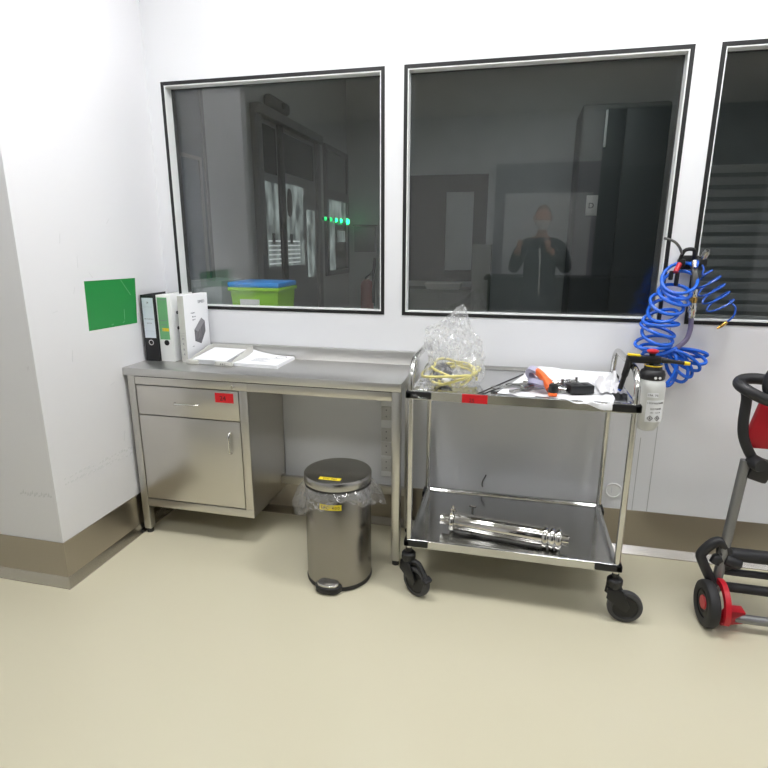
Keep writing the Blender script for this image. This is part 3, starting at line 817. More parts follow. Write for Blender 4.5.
# thin black rod
tag(MB().tube([(-.118, -.555, ZT+.004), (.06, -.20, ZT+.012)], .0035, 8).build('black_rod', 'black'), 'thin black rod lying slantwise on the cart between bag and wipe', 'rod')

# coil of yellow tubing in a clear bag
BCX, BCY = -.245, -.385
pts = []
for k in range(141):
    t = k/140*2*PI*4.6; q = k/140
    rx = .102-.022*math.sin(q*9); ry = .125-.03*math.sin(q*7+1)
    tilt = .018*math.sin(t+q*5)*(1+q)
    pts.append(V((BCX+.006+.010*math.sin(q*8)+rx*math.cos(t), BCY+ry*math.sin(t), ZT+.010+q*.022+.036*(.5+.5*math.sin(t+.3))*(.35+.65*q)+max(0, tilt)+.010*abs(math.sin(t*.5+q*4)))))
tag(MB().tube(pts, .0058, 10).build('tubing_coil', 'tubing'), 'coil of pale yellow tubing inside the clear bag', 'tubing')
pdm = MB(); 
for k in range(1): pdm.lathe([(0, -.006), (.042, -.006), (.048, 0), (.042, .006), (0, .006)], (-.278, -.42, ZT+.046), (.45, -.7, .35), 30)
tag(pdm.build('grey_pad', 'pad'), 'dark grey round pad standing inside the yellow tubing coil', 'pad')
fl = MB(); fl.obox((-.262, -.455, ZT+.02), .03, .03, .028, (1, .4, 0), bev=.006)
fl.lathe([(0, 0), (.011, 0), (.011, .03), (0, .03)], (-.248, -.45, ZT+.028), (.6, .1, .5), 14)
tag(fl.build('white_connector', 'whitep'), 'small white plastic connector inside the clear bag', 'connector')
# the bag: a crumpled cone of clear film
vs = []; fs = []; n = 64; R_ = 34
for j in range(R_+1):
    v = j/R_; z = ZT+.006+v*.338
    prof = [(0, .115), (.08, .13), (.2, .12), (.36, .10), (.5, .088), (.65, .062), (.8, .038), (.92, .02), (1., .002)]
    for (a, ra), (b, rb) in zip(prof, prof[1:]):
        if a <= v <= b: r0 = ra+(rb-ra)*(v-a)/(b-a)
    cx = BCX+.004+.036*v+.008*math.sin(v*6); cy = BCY+.005-.01*v
    for k in range(n):
        t = 2*PI*k/n
        # sharp folds: ridged noise, long up the bag and short across it
        n1 = 1-2.2*abs(noise.noise(V((math.cos(t)*3.4+4, math.sin(t)*3.4, v*2.6+.4*math.sin(t*3)))))
        n2 = 1-2.2*abs(noise.noise(V((math.cos(t)*6+1, math.sin(t)*6, v*5+2))))
        n3 = noise.noise(V((math.cos(t)*2, math.sin(t)*2+7, v*6)))
        nn = .6*n1+.2*n2+.5*n3-.3
        rr = r0*(1+.34*nn*min(1, v*3+.4))
        lobe = .085*max(0, math.cos(t-2.8))**3*math.exp(-((v-.55)/.17)**2)*(1+.6*n2)
        fx = rr*math.cos(t)+lobe*math.cos(t); fy = (rr*math.sin(t))*(1-.45*v)
        x_, y_ = cx+fx, cy+fy
        vs.append(V((max(x_, KX0+.032), max(y_, KY0+.03), z+.014*nn*(v > .05)*(v < .97))))
for j in range(R_):
    for k in range(n):
        a, b, c, d2 = j*n+k, j*n+(k+1) % n, (j+1)*n+(k+1) % n, (j+1)*n+k
        if (j+k) % 2: fs += [(a, b, c), (a, c, d2)]
        else: fs += [(a, b, d2), (b, c, d2)]
bg = thing('plastic_bag', (BCX, BCY, ZT), 'clear crumpled plastic bag standing at the left end of the cart', 'bag')
MB().raw(vs, fs, smooth=False).build('bag_film', 'film', bg, angle=14)
# corner of the bag folded over the tray edge
vs = []; fs = []; N = 8
for i in range(N+1):
    for j in range(N+1):
        u, v = i/N, j/N
        x = -.375+u*(.10-.05*v); y = -.50-v*.106; z = KZ1+.012-.03*v*v+.010*noise.noise(V((u*5, v*5, 2)))
        if y < KY0+.01: y = KY0-.006
        vs.append(V((x, y, max(z, KZ1+.002) if y > KY0 else z-.02*u)))
for i in range(N):
    for j in range(N):
        a = i*(N+1)+j; fs += [(a, a+N+1, a+N+2), (a, a+N+2, a+1)]
MB().raw(vs, fs, smooth=False).build('bag_corner', 'film', bg, angle=14)

# ------------------------------------------------------------------ pressure sprayer hooked on the cart's right handle
SX, SY = .536, -.47
sp = thing('pressure_sprayer', (SX, SY, .79), 'white spray bottle with black and yellow pump, hung on the cart handle', 'sprayer')
MB().lathe([(0, .792), (.016, .79), (.032, .797), (.044, .815), (.052, .845), (.052, .965), (.05, .985), (.042, 1.0), (.036, 1.006), (0, 1.006)], (SX, SY, 0), n=40).build('bottle', 'milky', sp)
MB().lathe([(0, .999), (.043, .999), (.046, 1.003), (.046, 1.020), (.041, 1.032), (.034, 1.036), (.03, 1.052), (0, 1.054)], (SX, SY, 0), n=32).build('pump_head', 'black', sp)
lb = MB()
def bottle_label(m, r, a0, a1, z0, z1):
    n = 10; vs = []
    for q in range(n+1):
        t = a0+(a1-a0)*q/n; vs += [V((SX+r*math.cos(t), SY+r*math.sin(t), z0)), V((SX+r*math.cos(t), SY+r*math.sin(t), z1))]
    m.raw(vs, [(2*k, 2*k+2, 2*k+3, 2*k+1) for k in range(n)])
bottle_label(lb, .0526, -1.95, -.55, .838, .925); bottle_label(lb, .0526, -1.95, -1.2, .936, .954)
lb.mat(1)
def wrap(m, s, size, z, a0, step):
    for k, ch in enumerate(s):
        t = a0+k*step; dx_, dy_ = math.cos(t), math.sin(t)
        m.text(ch, size, (SX+dx_*.0531, SY+dy_*.0531, z), (-dy_, dx_, 0), (0, 0, 1), align='CENTER')
wrap(lb, 'IPA 70', .011, .941, -1.88, .12)
wrap(lb, 'ISOPROPANOL', .009, .911, -1.88, .12)
wrap(lb, 'GEFAHR', .010, .888, -1.6, .14); wrap(lb, 'UN 1219', .007, .874, -1.6, .11)
for t in (-1.62, -1.1):
    dx_, dy_ = math.cos(t), math.sin(t); o = V((SX+dx_*.0531, SY+dy_*.0531, .854)); e1 = V((-dy_, dx_, 0))
    q = [o+e1*.010, o+V((0, 0, .010)), o-e1*.010, o-V((0, 0, .010))]
    for a, b in zip(q, q[1:]+q[:1]): lb.tube([a, b], .0010, 5)
    lb.obox(o, .0035, .001, .007, e1)
lb.build('bottle_label', ['white', 'ink'], sp)
MB().cyl((SX-.008, SY, 1.05), (SX-.008, SY, 1.1), .0085, .012).build('pump_rod', 'black', sp)
MB().lathe([(0, 1.098), (.014, 1.098), (.021, 1.104), (.021, 1.109), (.014, 1.113), (0, 1.113)], (SX-.008, SY, 0), n=24).build('pump_knob', 'redp', sp)
m = MB(); m.obox((SX-.038, SY-.003, 1.073), .125, .026, .030, (1, 0, 0), bev=.007)
m.tube(spline([(.447, SY-.005, 1.073), (.442, SY-.006, 1.04), (.434, SY-.007, 1.0), (.424, SY-.008, .953)], 5), [.0145]*10+[.011]*6, 12, flat=.8)
m.build('trigger_handle', 'black', sp)
m = MB(); m.obox((.462, SY-.005, 1.0895), .048, .022, .007, (1, 0, -.06), bev=.003); m.build('trigger_cap', 'yellowp', sp)
MB().lathe([(.028, 0), (.0325, 0), (.0325, .003), (.028, .003)], (SX, SY, 1.05), n=28, close=True).build('collar', 'yellowp', sp)
MB().tube([(SX+.02, SY, 1.073), (SX+.06, SY-.004, 1.070), (SX+.106, SY-.008, 1.066)], [.013, .008, .0062], 12).build('wand', 'black', sp)
MB().cyl((SX+.104, SY-.008, 1.066), (SX+.124, SY-.010, 1.0645), .008, .0065).build('nozzle', 'yellowp', sp)
m = MB(); m.lathe([(0, 0), (.005, 0), (.005, .002), (0, .002)], (SX+.002, SY-.0462, 1.011), (0, -1, 0), 14); m.lathe([(0, 0), (.005, 0), (.005, .002), (0, .002)], (SX+.018, SY-.0425, 1.011), (.3, -1, 0), 14)
m.build('valve', 'whitep', sp)

# ------------------------------------------------------------------ compressed-air point on the mullion
ap = thing('air_outlet', (.735, -.02, 1.40), 'black compressed-air outlet screwed to the white mullion, holding the blue hoses', 'air outlet')
m = MB(); m.box(.70, .77, -.03, -.003, 1.395, 1.455, .006); m.box(.688, .712, -.055, -.003, 1.405, 1.44, .006); m.box(.755, .80, -.05, -.003, 1.41, 1.445, .008)
m.tube(spline([(.69, -.04, 1.43), (.70, -.06, 1.475), (.735, -.062, 1.478), (.745, -.04, 1.44)], 5), .008, 10)
m.build('manifold', 'black', ap)
m = MB(); m.lathe([(0, 0), (.015, 0), (.015, .04), (.011, .05), (0, .05)], (.78, -.03, 1.435), (.2, -.5, .8), 18); m.build('hose_end', 'fitting', ap)
m = MB(); m.cyl((.69, -.05, 1.42), (.672, -.07, 1.385), .01); m.build('valve_lever', 'redp', ap)
m = MB(); m.obox((.683, -.06, 1.355), .016, .014, .06, (1, .3, 0), (.1, 0, 1), bev=.004); m.obox((.66, -.055, 1.37), .016, .014, .04, (1, .3, 0), (.2, 0, 1), bev=.004); m.build('clip', 'black', ap)
MB().tube(spline([(.607, -.085, 1.527), (.645, -.082, 1.515), (.672, -.075, 1.492), (.698, -.05, 1.452)], 6), .0055, 10).build('copper_pipe', 'greypipe', ap)

# large blue spiral hose hanging from it
def hose(pts, r, name, m, n=10): return MB().tube(pts, r, n)
hp = []
turns = 9.; NN = 380
for k in range(NN+1):
    q = k/NN; t = q*turns*2*PI+.9
    cx = .69-.085*q+.008*math.sin(q*9); cz = 1.375-.325*q
    # the loops tip towards the room at the top and flatten lower down
    tip = .042*(1-q)**1.3+.012+.010*math.sin(q*17)
    rx = .064+.008*q+.007*math.sin(t*.37); ry = .052
    hp.append(V((cx+rx*math.cos(t), -.083+ry*math.sin(t), cz+tip*math.sin(t)*.9+.014*math.cos(t)*math.sin(q*13+1))))
piv = V((.69, -.083, 1.043)); knots = []
petals = [(-.10, .155, .020), (-.30, .15, .026), (-.55, .15, .030), (-.85, .15, .036), (-1.15, .155, .042), (-1.5, .16, .048), (-1.8, .165, .046), (3.35, .12, .022), (3.05, .12, .02)]
for i, (a, ln, wd) in enumerate(petals):
    dr_ = V((math.cos(a), 0, math.sin(a))); pn = V((-math.sin(a)*.85, .52 if i % 2 else -.52, math.cos(a)*.85))
    c = piv+dr_*ln*.5+V((.006*math.sin(i*2.1), .012*math.cos(i*1.7), 0))
    for q in range(10):
        t = PI+2*PI*q/10
        p = c+dr_*(ln*.5*math.cos(t))+pn*(wd*math.sin(t)); p.y = min(p.y, -.02); knots.append(p)
heap = spline([hp[-1]]+knots, 4)
allp = hp+heap[1:]
bh = thing('spiral_hose', (.66, -.083, .93), 'thick blue spiral air hose hanging on the white mullion', 'hose')
MB().tube(allp, .0074, 10).build('coil', 'hose', bh)
MB().tube(spline([hp[0], (.745, -.085, 1.41), (.75, -.07, 1.43), (.738, -.045, 1.425)], 6), .0074, 10).build('inlet_hose', 'hose', bh)
MB().lathe([(0, 0), (.011, 0), (.011, .03), (0, .03)], (.742, -.083, 1.405), (-.1, .3, 1), 14).build('ferrule', 'chrome', bh)
# drop hose with the quick coupling, joined to the coil
MB().tube(spline([(.742, -.045, 1.42), (.748, -.075, 1.38), (.752, -.08, 1.315)], 6), .0125, 12).build('drop_hose', 'greypipe', bh)
cp = MB().lathe([(0, 0), (.013, 0), (.016, -.008), (.016, -.03), (.0135, -.036), (.0135, -.062), (.017, -.068), (.017, -.10), (.013, -.106), (.013, -.128), (0, -.128)], (.752, -.08, 1.318), (-.04, 0, 1), 22).build('quick_coupling', 'chrome', bh)
MB().lathe([(.0138, -.037), (.0165, -.039), (.0165, -.06), (.0138, -.062)], (.752, -.08, 1.318), (-.04, 0, 1), 22, True).build('brass_sleeve', 'brass', cp)
MB().tube(spline([(.757, -.08, 1.19), (.757, -.085, 1.14), (.745, -.09, 1.095), (.712, -.095, 1.06)], 8), .0105, 12).build('lower_hose', 'hose_grey', bh)
MB().tube(spline([(.712, -.095, 1.06), (.69, -.105, 1.05), (.65, -.12, 1.035), (.60, -.13, 1.03)], 8), .0085, 12).build('lower_hose', 'hose', bh)

# thin blue spiral hose on the right
hp = []; turns = 4.; NN = 150
for k in range(NN+1):
    q = k/NN; t = q*turns*2*PI+PI*.2
    cx = .79+.085*q; cz = 1.365-.13*q
    e1 = V((.75, 0, .62)); e2 = V((.0, 1, 0))
    p = V((cx, -.065, cz))+e1*.055*math.cos(t)+e2*.045*math.sin(t)
    p.y = min(p.y, -.016)
    hp.append(p)
pre = spline([(.775, -.04, 1.425), (.785, -.055, 1.40), (.783, -.06, 1.375), hp[0]], 6)
post = spline([hp[-1], (.925, -.07, 1.24), (.922, -.075, 1.205), (.898, -.08, 1.178)], 6)
th = thing('thin_spiral_hose', (.85, -.065, 1.15), 'thin blue spiral hose with a metal tip, right of the mullion', 'hose')
MB().tube(pre[:-1]+hp+post[1:], .0042, 8).build('coil', 'hose_thin', th)
a, b = V((.898, -.08, 1.178)), V((.862, -.085, 1.148))
m = MB(); m.tube([a, a.lerp(b, .2), a.lerp(b, .6), b], [.006, .0085, .0075, .004], 12); m.build('tip', 'brass', th)

# ------------------------------------------------------------------ small wall things
wc = thing('wall_cover', (.537, -.004, .28), 'round white cover plate on the wall behind the cart', 'cover plate')
MB().lathe([(0, 0), (.036, 0), (.040, .004), (.038, .007), (.034, .007), (.032, .004), (0, .004)], (.537, 0, .316), (0, -1, 0), 40).build('plate', 'whitep', wc)
MB().box(.526, .529, -.0048, -.0038, .302, .334).build('slot', 'scuff', wc)
tag(MB().tube(spline([(-.088, -.004, .335), (-.095, -.010, .32), (-.104, -.014, .30), (-.106, -.014, .282), (-.102, -.010, .27)], 5), .0028, 6).build('cable_end', 'black'),
    'short black cable end poking from the wall above the lower shelf', 'cable')

# ------------------------------------------------------------------ folding hand truck at the right edge
ht = thing('hand_truck', (1.1, -.5, 0), 'red and black folding hand truck by the right picture edge', 'hand truck')
def tb(name, pts, r, m, n=12, flat=1., par=None): return MB().tube(pts, r, n, flat=flat).build(name, m, par or ht)
for s, xo in ((1, 0), (-1, .46)):
    X0 = .868+xo
    dx = .045*(1 if s > 0 else -1)
    tb('frame_tube', [(X0, -.475, .05), (X0+dx, -.45, .69)], .019, 'alu', 14)
    wx = .832 if s > 0 else 1.39
    w = MB(); w.lathe([(.056, -.018), (.08, -.022), (.09, -.017), (.094, -.008), (.094, .008), (.09, .017), (.08, .022), (.056, .018)], (wx, -.53, .094), (1, .06, 0), 44, True)
    wh = w.build('wheel', 'rubber', ht)
    MB().lathe([(0, -.014), (.03, -.014), (.04, -.018), (.06, -.012), (.06, .012), (0, .014)], (wx, -.53, .0985), (1, .06, 0), 32).build('wheel_disc', 'black', wh)
    MB().lathe([(0, -.019), (.026, -.019), (.03, -.012), (0, -.012)], (wx, -.53, .0985), (s, .06*s, 0), 24).build('hub_cap', 'redp', wh)
    # red guard round the inner side of the wheel
    m = MB()
    gx = wx+s*.034
    ring = [V((gx, -.53+0.101*math.cos(t), .0985+0.101*math.sin(t))) for t in [PI*(.62-.72*k/12) for k in range(13)]]
    inner = [V((gx, -.53+.078*math.cos(t), .0985+.078*math.sin(t))) for t in [PI*(.62-.72*k/12) for k in range(13)]]
    ring = [V((p.x, -1.06-p.y, p.z)) for p in ring]; inner = [V((p.x, -1.06-p.y, p.z)) for p in inner]
    m.prism(ring+inner[::-1], (s*.02, 0, 0))
    m.prism([(gx, -.62, .085), (gx, -.60, .045), (gx+s*.02, -.57, .03), (gx+s*.10, -.545, .03), (gx+s*.105, -.545, .082), (gx+s*.05, -.56, .088), (gx+s*.02, -.60, .10)], (0, .05, 0), .004)
    m.build('wheel_guard', 'redp', ht)
    # black carrying loop beside the tube
    lp = spline([(X0-s*.005, -.48, .15), (X0-s*.06, -.475, .255), (X0-s*.062, -.47, .285), (X0-s*.02, -.465, .335), (X0+s*.012, -.465, .33), (X0+s*.05, -.46, .255), (X0+s*.03, -.462, .235), (X0+s*.0, -.468, .27), (X0-s*.012, -.47, .245)], 5)
    tb('foot_bracket', lp, .020, 'grip', 10)
    m = MB(); m.lathe([(0, -.03), (.02, -.03), (.024, -.02), (.024, .02), (.02, .03), (0, .03)], (X0+s*.05, -.475, .262), (1, 0, -.3), 18); m.build('hinge_knob', 'grip', ht)
for z, r in ((.285, .028), (.205, .015), (.135, .02)):
    tb('cross_bar', [(.87, -.455, z), (1.38, -.455, z)], r, 'grip', 12)
tb('axle_bar', [(.93, -.545, .056), (1.32, -.545, .056)], .018, 'alu', 12)
# upper handle group
up = MB()
up.tube(spline([(.99, -.44, .66), (.935, -.45, .70), (.893, -.455, .775), (.88, -.455, .84), (.878, -.455, .93), (.872, -.455, .962)], 6), .0185, 12)
up.build('side_handle', 'grip', ht)
up = MB()
up.tube(spline([(1.236, -.44, .66), (1.291, -.45, .70), (1.333, -.455, .775), (1.346, -.455, .84), (1.348, -.455, .93), (1.354, -.455, .962)], 6), .0185, 12)
up.build('side_handle', 'grip', ht)
tb('grip_loop', spline([(1.241, -.42, 1.0), (1.311, -.42, 1.008), (1.364, -.43, 1.004), (1.384, -.46, .992), (1.366, -.50, .978), (1.316, -.52, .955), (1.246, -.53, .935)], 6), .021, 'grip', 14)
m = MB(); m.lathe([(0, -.03), (.024, -.03), (.028, -.02), (.028, .02), (.024, .03), (0, .03)], (1.286, -.475, .69), (-.25, -1, 0), 24); m.build('lock_knob', 'grip', ht)
m = MB(); m.obox((1.268, -.45, .655), .085, .05, .09, (1, 0, .3), bev=.012); m.build('joint', 'grip', ht)
tb('cross_bar', [(.965, -.45, .66), (1.262, -.45, .66)], .014, 'grip', 12)
tb('grip_loop', spline([(.985, -.42, 1.0), (.915, -.42, 1.008), (.862, -.43, 1.004), (.842, -.46, .992), (.86, -.50, .978), (.91, -.52, .955), (.98, -.53, .935)], 6), .021, 'grip', 14)
m = MB(); m.lathe([(0, -.03), (.024, -.03), (.028, -.02), (.028, .02), (.024, .03), (0, .03)], (.94, -.475, .69), (.25, -1, 0), 24); m.build('lock_knob', 'grip', ht)
m = MB(); m.obox((.965, -.45, .655), .075, .05, .09, (1, 0, -.3), bev=.012); m.build('joint', 'grip', ht)
m = MB(); m.prism([(.955, -.44, 1.0), (.932, -.44, .90), (.905, -.44, .775), (.905, -.44, .735), (1.296, -.44, .735), (1.296, -.44, .775), (1.268, -.44, .90), (1.245, -.44, 1.0)], (0, .03, 0), .008); m.build('back_panel', 'redp', ht)
m = MB(); m.tube(spline([(.945, -.50, .955), (.925, -.50, 1.0), (.935, -.50, 1.05), (.975, -.50, 1.075), (1.10, -.50, 1.08), (1.23, -.50, 1.075), (1.27, -.50, 1.05), (1.275, -.50, 1.0), (1.255, -.50, .955)], 6), .022, 14); m.build('top_grip', 'grip', ht)

# ------------------------------------------------------------------ the room beyond the glass
AX0, AX1, AY, AZ = -1.9, 3.4, 3.56, 3.3
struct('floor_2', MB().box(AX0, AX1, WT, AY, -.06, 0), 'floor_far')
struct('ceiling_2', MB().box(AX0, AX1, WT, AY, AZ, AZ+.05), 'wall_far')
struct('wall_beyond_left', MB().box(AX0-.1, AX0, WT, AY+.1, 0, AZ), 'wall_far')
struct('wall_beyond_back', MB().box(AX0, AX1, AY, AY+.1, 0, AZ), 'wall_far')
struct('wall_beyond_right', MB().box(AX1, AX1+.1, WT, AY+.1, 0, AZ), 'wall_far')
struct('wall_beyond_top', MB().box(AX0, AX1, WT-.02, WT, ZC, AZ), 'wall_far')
lamp(.3, 1.9, 1.2, .3, 'lamp_far', 'narrow white ceiling lamp in the room beyond the glass, out of the picture')  # added lamp, lifts the walls beyond the glass
SC.objects['ceiling_light.005'].location.z += AZ-ZC
# sliding door in the left wall
dr = sempty('door_1', (AX0, 1.88, 0))
m = MB(); x0, x1 = AX0, AX0+.05
m.box(x0, x1, 1.20, 1.29, 0, 2.46, .004); m.box(x0, x1, 2.45, 2.54, 0, 2.46, .004); m.box(x0, x1+.03, 1.20, 2.54, 2.40, 2.47, .004)
m.build('frame', 'doorframe', dr)
MB().box(x0, x0+.02, 1.29, 1.61, 0, 2.40).build('door_leaf', 'greypane', dr)
MB().box(x0, x0+.02, 1.68, 2.45, 0, 2.40).build('door_leaf', 'greypane', dr)
MB().box(x0, x0+.045, 1.60, 1.69, 0, 2.40, .004).build('stile', 'darkframe', dr)
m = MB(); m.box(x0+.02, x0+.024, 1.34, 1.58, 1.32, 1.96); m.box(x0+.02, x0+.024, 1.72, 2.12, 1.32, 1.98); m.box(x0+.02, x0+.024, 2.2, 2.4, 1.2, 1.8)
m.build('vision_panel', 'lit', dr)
m = MB()
for k in range(6): m.box(x0+.024, x0+.028, 1.36, 1.58, 1.34+k*.035, 1.352+k*.035); m.box(x0+.024, x0+.028, 1.74, 2.0, 1.34+k*.035, 1.352+k*.035)
m.build('blind', 'lit2', dr)
m = MB(); m.box(x0+.02, x0+.024, 1.34, 1.58, 2.02, 2.36); m.box(x0+.02, x0+.024, 1.72, 2.40, 2.06, 2.36)
m.build('upper_pane', 'darkpane', dr)
m = MB(); n = 24
m.prism([(x0+.026, 1.80+.06*math.cos(2*PI*k/n), 1.83+.115*math.sin(2*PI*k/n)) for k in range(n)], (.003, 0, 0)); m.build('oval_plate', 'darkframe', dr)
m = MB(); m.box(x0+.03, x0+.033, 1.42, 1.47, 1.5, 1.58); m.box(x0+.03, x0+.033, 1.78, 1.83, 1.5, 1.58); m.build('door_sign', 'darkframe', dr)
op = thing('door_operator', (AX0, 1.6, 2.5), 'dark oval door sensor above the sliding door beyond the glass', 'sensor')
MB().box(AX0, AX0+.07, 1.42, 1.80, 2.49, 2.58, .03, 4).build('housing', 'darkgrey', op)
MB().lathe([(0, 0), (.022, 0), (.022, .012), (0, .012)], (AX0+.07, 1.64, 2.535), (1, 0, 0), 18).build('lens', 'gasket', op)
w = sempty('window_6', (AX0, .33, 1.2))
m = MB(); m.box(AX0, AX0+.02, .14, .52, 1.2, 2.7); m.build('pane', 'bluepane', w)
m = MB()
for a in ((.19, .215, 1.28, 1.98), (.44, .465, 1.28, 1.98), (.19, .465, 1.98, 2.0), (.50, .53, 1.2, 2.7)): m.box(AX0, AX0+.028, *a)
m.build('frame', 'doorframe', w)
# glazed panel in the same wall
w = sempty('window_4', (AX0, 3.1, 1.18))
m = MB(); y0, y1, z0, z1 = 2.74, 3.50, 1.18, 2.45
for a in ((y0, y0+.07, z0, z1), (y1-.05, y1, z0, z1), (y0, y1, z0, z0+.05), (y0, y1, z1-.05, z1), (y0, y1, 1.94, 2.03)): m.box(AX0, AX0+.03, *a)
m.build('frame', 'doorframe', w)
m = MB(); m.box(AX0, AX0+.012, 2.81, 3.45, 2.03, 2.40); m.build('pane', 'greypane', w)
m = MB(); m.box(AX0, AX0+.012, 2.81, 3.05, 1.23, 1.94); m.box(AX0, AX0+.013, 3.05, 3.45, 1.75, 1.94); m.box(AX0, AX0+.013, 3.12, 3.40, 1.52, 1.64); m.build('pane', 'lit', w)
m = MB(); m.box(AX0, AX0+.011, 3.05, 3.45, 1.23, 1.75); m.build('pane', 'darkpane', w)
# green lamp; the smaller dots imitate its reflections between the panes
sl = thing('status_light', (AX0+.03, 3.42, 1.73), 'row of bright green lamps on the wall beyond the left window', 'indicator')
MB().box(AX0, AX0+.045, 2.55, 3.5, 1.728, 1.752, .003).build('lamp_bar', 'darkframe', sl)
for k, y in enumerate((2.64, 2.81, 2.98, 3.15, 3.38)):
    MB().lathe([(0, 0), (.022, 0), (.016, .014), (0, .02)] if k < 4 else [(0, 0), (.034, 0), (.026, .02), (0, .03)], (AX0+.045, y, 1.74), (1, 0, 0), 18).build('lamp', 'led' if k > 1 else 'led2', sl)
# back wall beyond
bx2 = thing('wall_box', (-1.69, 3.53, 1.4), 'pale wall box on the far wall beyond the left window', 'wall box')
MB().box(-1.81, -1.57, 3.50, 3.56, 1.41, 1.69, .004).build('box_body', 'doorframe', bx2)
MB().box(-1.82, -1.55, 3.48, 3.56, 1.695, 1.71).build('shelf_edge', 'darkframe', bx2)
fe = thing('fire_extinguisher', (-1.64, 3.42, .72), 'dull red extinguisher with black hose at the right edge of the left window', 'fire extinguisher')
MB().lathe([(0, .72), (.07, .72), (.075, .74), (.075, 1.05), (.06, 1.09), (.03, 1.11), (0, 1.11)], (-1.64, 3.42, 0), n=24).build('cylinder', mat('dull_red_enamel', (150, 62, 48), .4), fe)
MB().lathe([(0, 1.11), (.025, 1.11), (.025, 1.14), (0, 1.14)], (-1.64, 3.42, 0), n=16).build('valve', 'black', fe)
MB().tube(spline([(-1.64, 3.40, 1.13), (-1.56, 3.38, 1.2), (-1.54, 3.38, 1.35), (-1.555, 3.38, 1.1), (-1.56, 3.4, .85)], 6), .016, 10).build('hose', 'black', fe)
MB().box(-1.70, -1.58, 3.49, 3.56, .80, 1.0).build('bracket', 'black', fe)
w = sempty('window_5', (-.65, AY, 1.1))
m = MB()
for a in ((-1.2, -.775, 1.10, 2.22), (-.48, -.335, 1.10, 2.22), (-.775, -.48, 2.045, 2.22), (-.775, -.48, 1.10, 1.22)): m.box(a[0], a[1], AY-.04, AY, a[2], a[3])
m.build('frame', 'darkframe', w)
MB().box(-.775, -.48, AY-.02, AY, 1.22, 2.045).build('pane', 'wall_far', w)
lc = thing('low_cabinet', (-.72, 3.3, 0), 'low green-grey cabinet on the far side of the room beyond the glass', 'cabinet')
MB().box(-1.22, -.27, 3.08, 3.52, .06, 1.04, .004).build('body', 'greengrey', lc)
MB().box(-1.2, -.29, 3.1, 3.5, 0, .06).build('plinth', 'darkframe', lc)
for x in (-1.2, -.74): MB().box(x, x+.44, 3.065, 3.08, .1, 1.0, .002).build('door', 'greengrey', lc)
tc2 = thing('tall_cabinet', (-.33, 3.1, 0), 'narrow green-grey upright cabinet beyond the middle window', 'cabinet')
MB().box(-.42, -.24, 2.82, 3.05, .0, 1.5, .004).build('body', 'greengrey', tc2)
MB().box(-.41, -.25, 2.805, 2.82, .08, 1.46, .002).build('door', 'greengrey', tc2)
tr = thing('pale_tray', (-.74, 3.2, 1.04), 'pale tray lying on the low cabinet beyond the glass', 'tray')
MB().ring(-.93, -.55, 3.1, 3.32, [(.02, 0), (0, .06), (.004, .06), (.022, .006)], 1.04, capfirst=True).build('tray_body', 'greycard', tr)
# dark cabinet and slatted shutter on the right
dc = thing('dark_cabinet', (.9, 3.2, 0), 'tall charcoal cabinet beyond the middle window, with a small white tag', 'cabinet')
MB().box(.50, 1.25, 2.95, 3.5, 0, 2.72, .03).build('body', 'darkgrey', dc)
MB().box(.70, .72, 2.915, 2.93, 2.35, 2.66, .003).build('handle', 'whitep', dc)  # white bar stands in for a reflected light strip
for x in (.515, .88): MB().box(x, x+.355, 2.93, 2.95, .08, 2.66, .004).build('door', 'darkgrey', dc)
m = MB(); m.box(.60, .70, 2.926, 2.931, 1.76, 1.94); m.mat(1).text('D', .07, (.618, 2.925, 1.825)); m.build('tag', ['greycard', 'ink'], dc)
sh = thing('slatted_shutter', (1.5, 1.6, 0), 'dark slatted shutter stand beyond the right window', 'shutter')
for x in (1.06, 2.25): MB().box(x, x+.05, 1.55, 1.62, 0, 2.12, .004).build('post', 'darkgrey', sh)
for k in range(14):
    z = 1.0+k*.076
    MB().obox((1.68, 1.585, z), 1.14, .012, .052, (1, 0, 0), (0, -.45, 1), bev=.003).build('slat', 'slat', sh)
MB().box(1.11, 2.25, 1.57, 1.6, .1, .97).build('lower_panel', 'darkgrey', sh)
# bench with crate right behind the left window
wbn = thing('work_bench', (-1.2, .4, 0), 'grey bench under the far side of the left window', 'bench')
MB().box(-1.86, -.5, .16, .62, .93, .96, .003).build('bench_top', 'doorframe', wbn)
for x, y in ((-1.84, .18), (-.56, .18), (-1.84, .56), (-.56, .56)): MB().box(x, x+.04, y, y+.04, 0, .93).build('leg', 'doorframe', wbn)
cr = thing('plastic_crate', (-1.41, .36, .96), 'lime green crate with a blue lid behind the left window', 'crate')
MB().ring(-1.60, -1.305, .21, .46, [(.02, 0), (0, .285), (.003, .285), (.022, .005)], .96, capfirst=True).build('tub', 'cratelime', cr)
m = MB(); m.box(-1.612, -1.293, .198, .472, 1.236, 1.256, .004); m.build('rim', 'cratelime', cr)
MB().box(-1.612, -1.295, .20, .47, 1.257, 1.287, .008).build('lid', 'crateblue', cr)
MB().box(-1.54, -1.42, .205, .209, 1.06, 1.19).build('paper_label', 'white', cr)
cbx = thing('clear_box', (-1.76, .36, .96), 'frosted clear plastic box left of the lime crate', 'box')
MB().ring(-1.86, -1.66, .22, .5, [(.01, 0), (0, .33), (.004, .33), (.014, .005)], .96, capfirst=True).build('tub', 'clearbox', cbx)

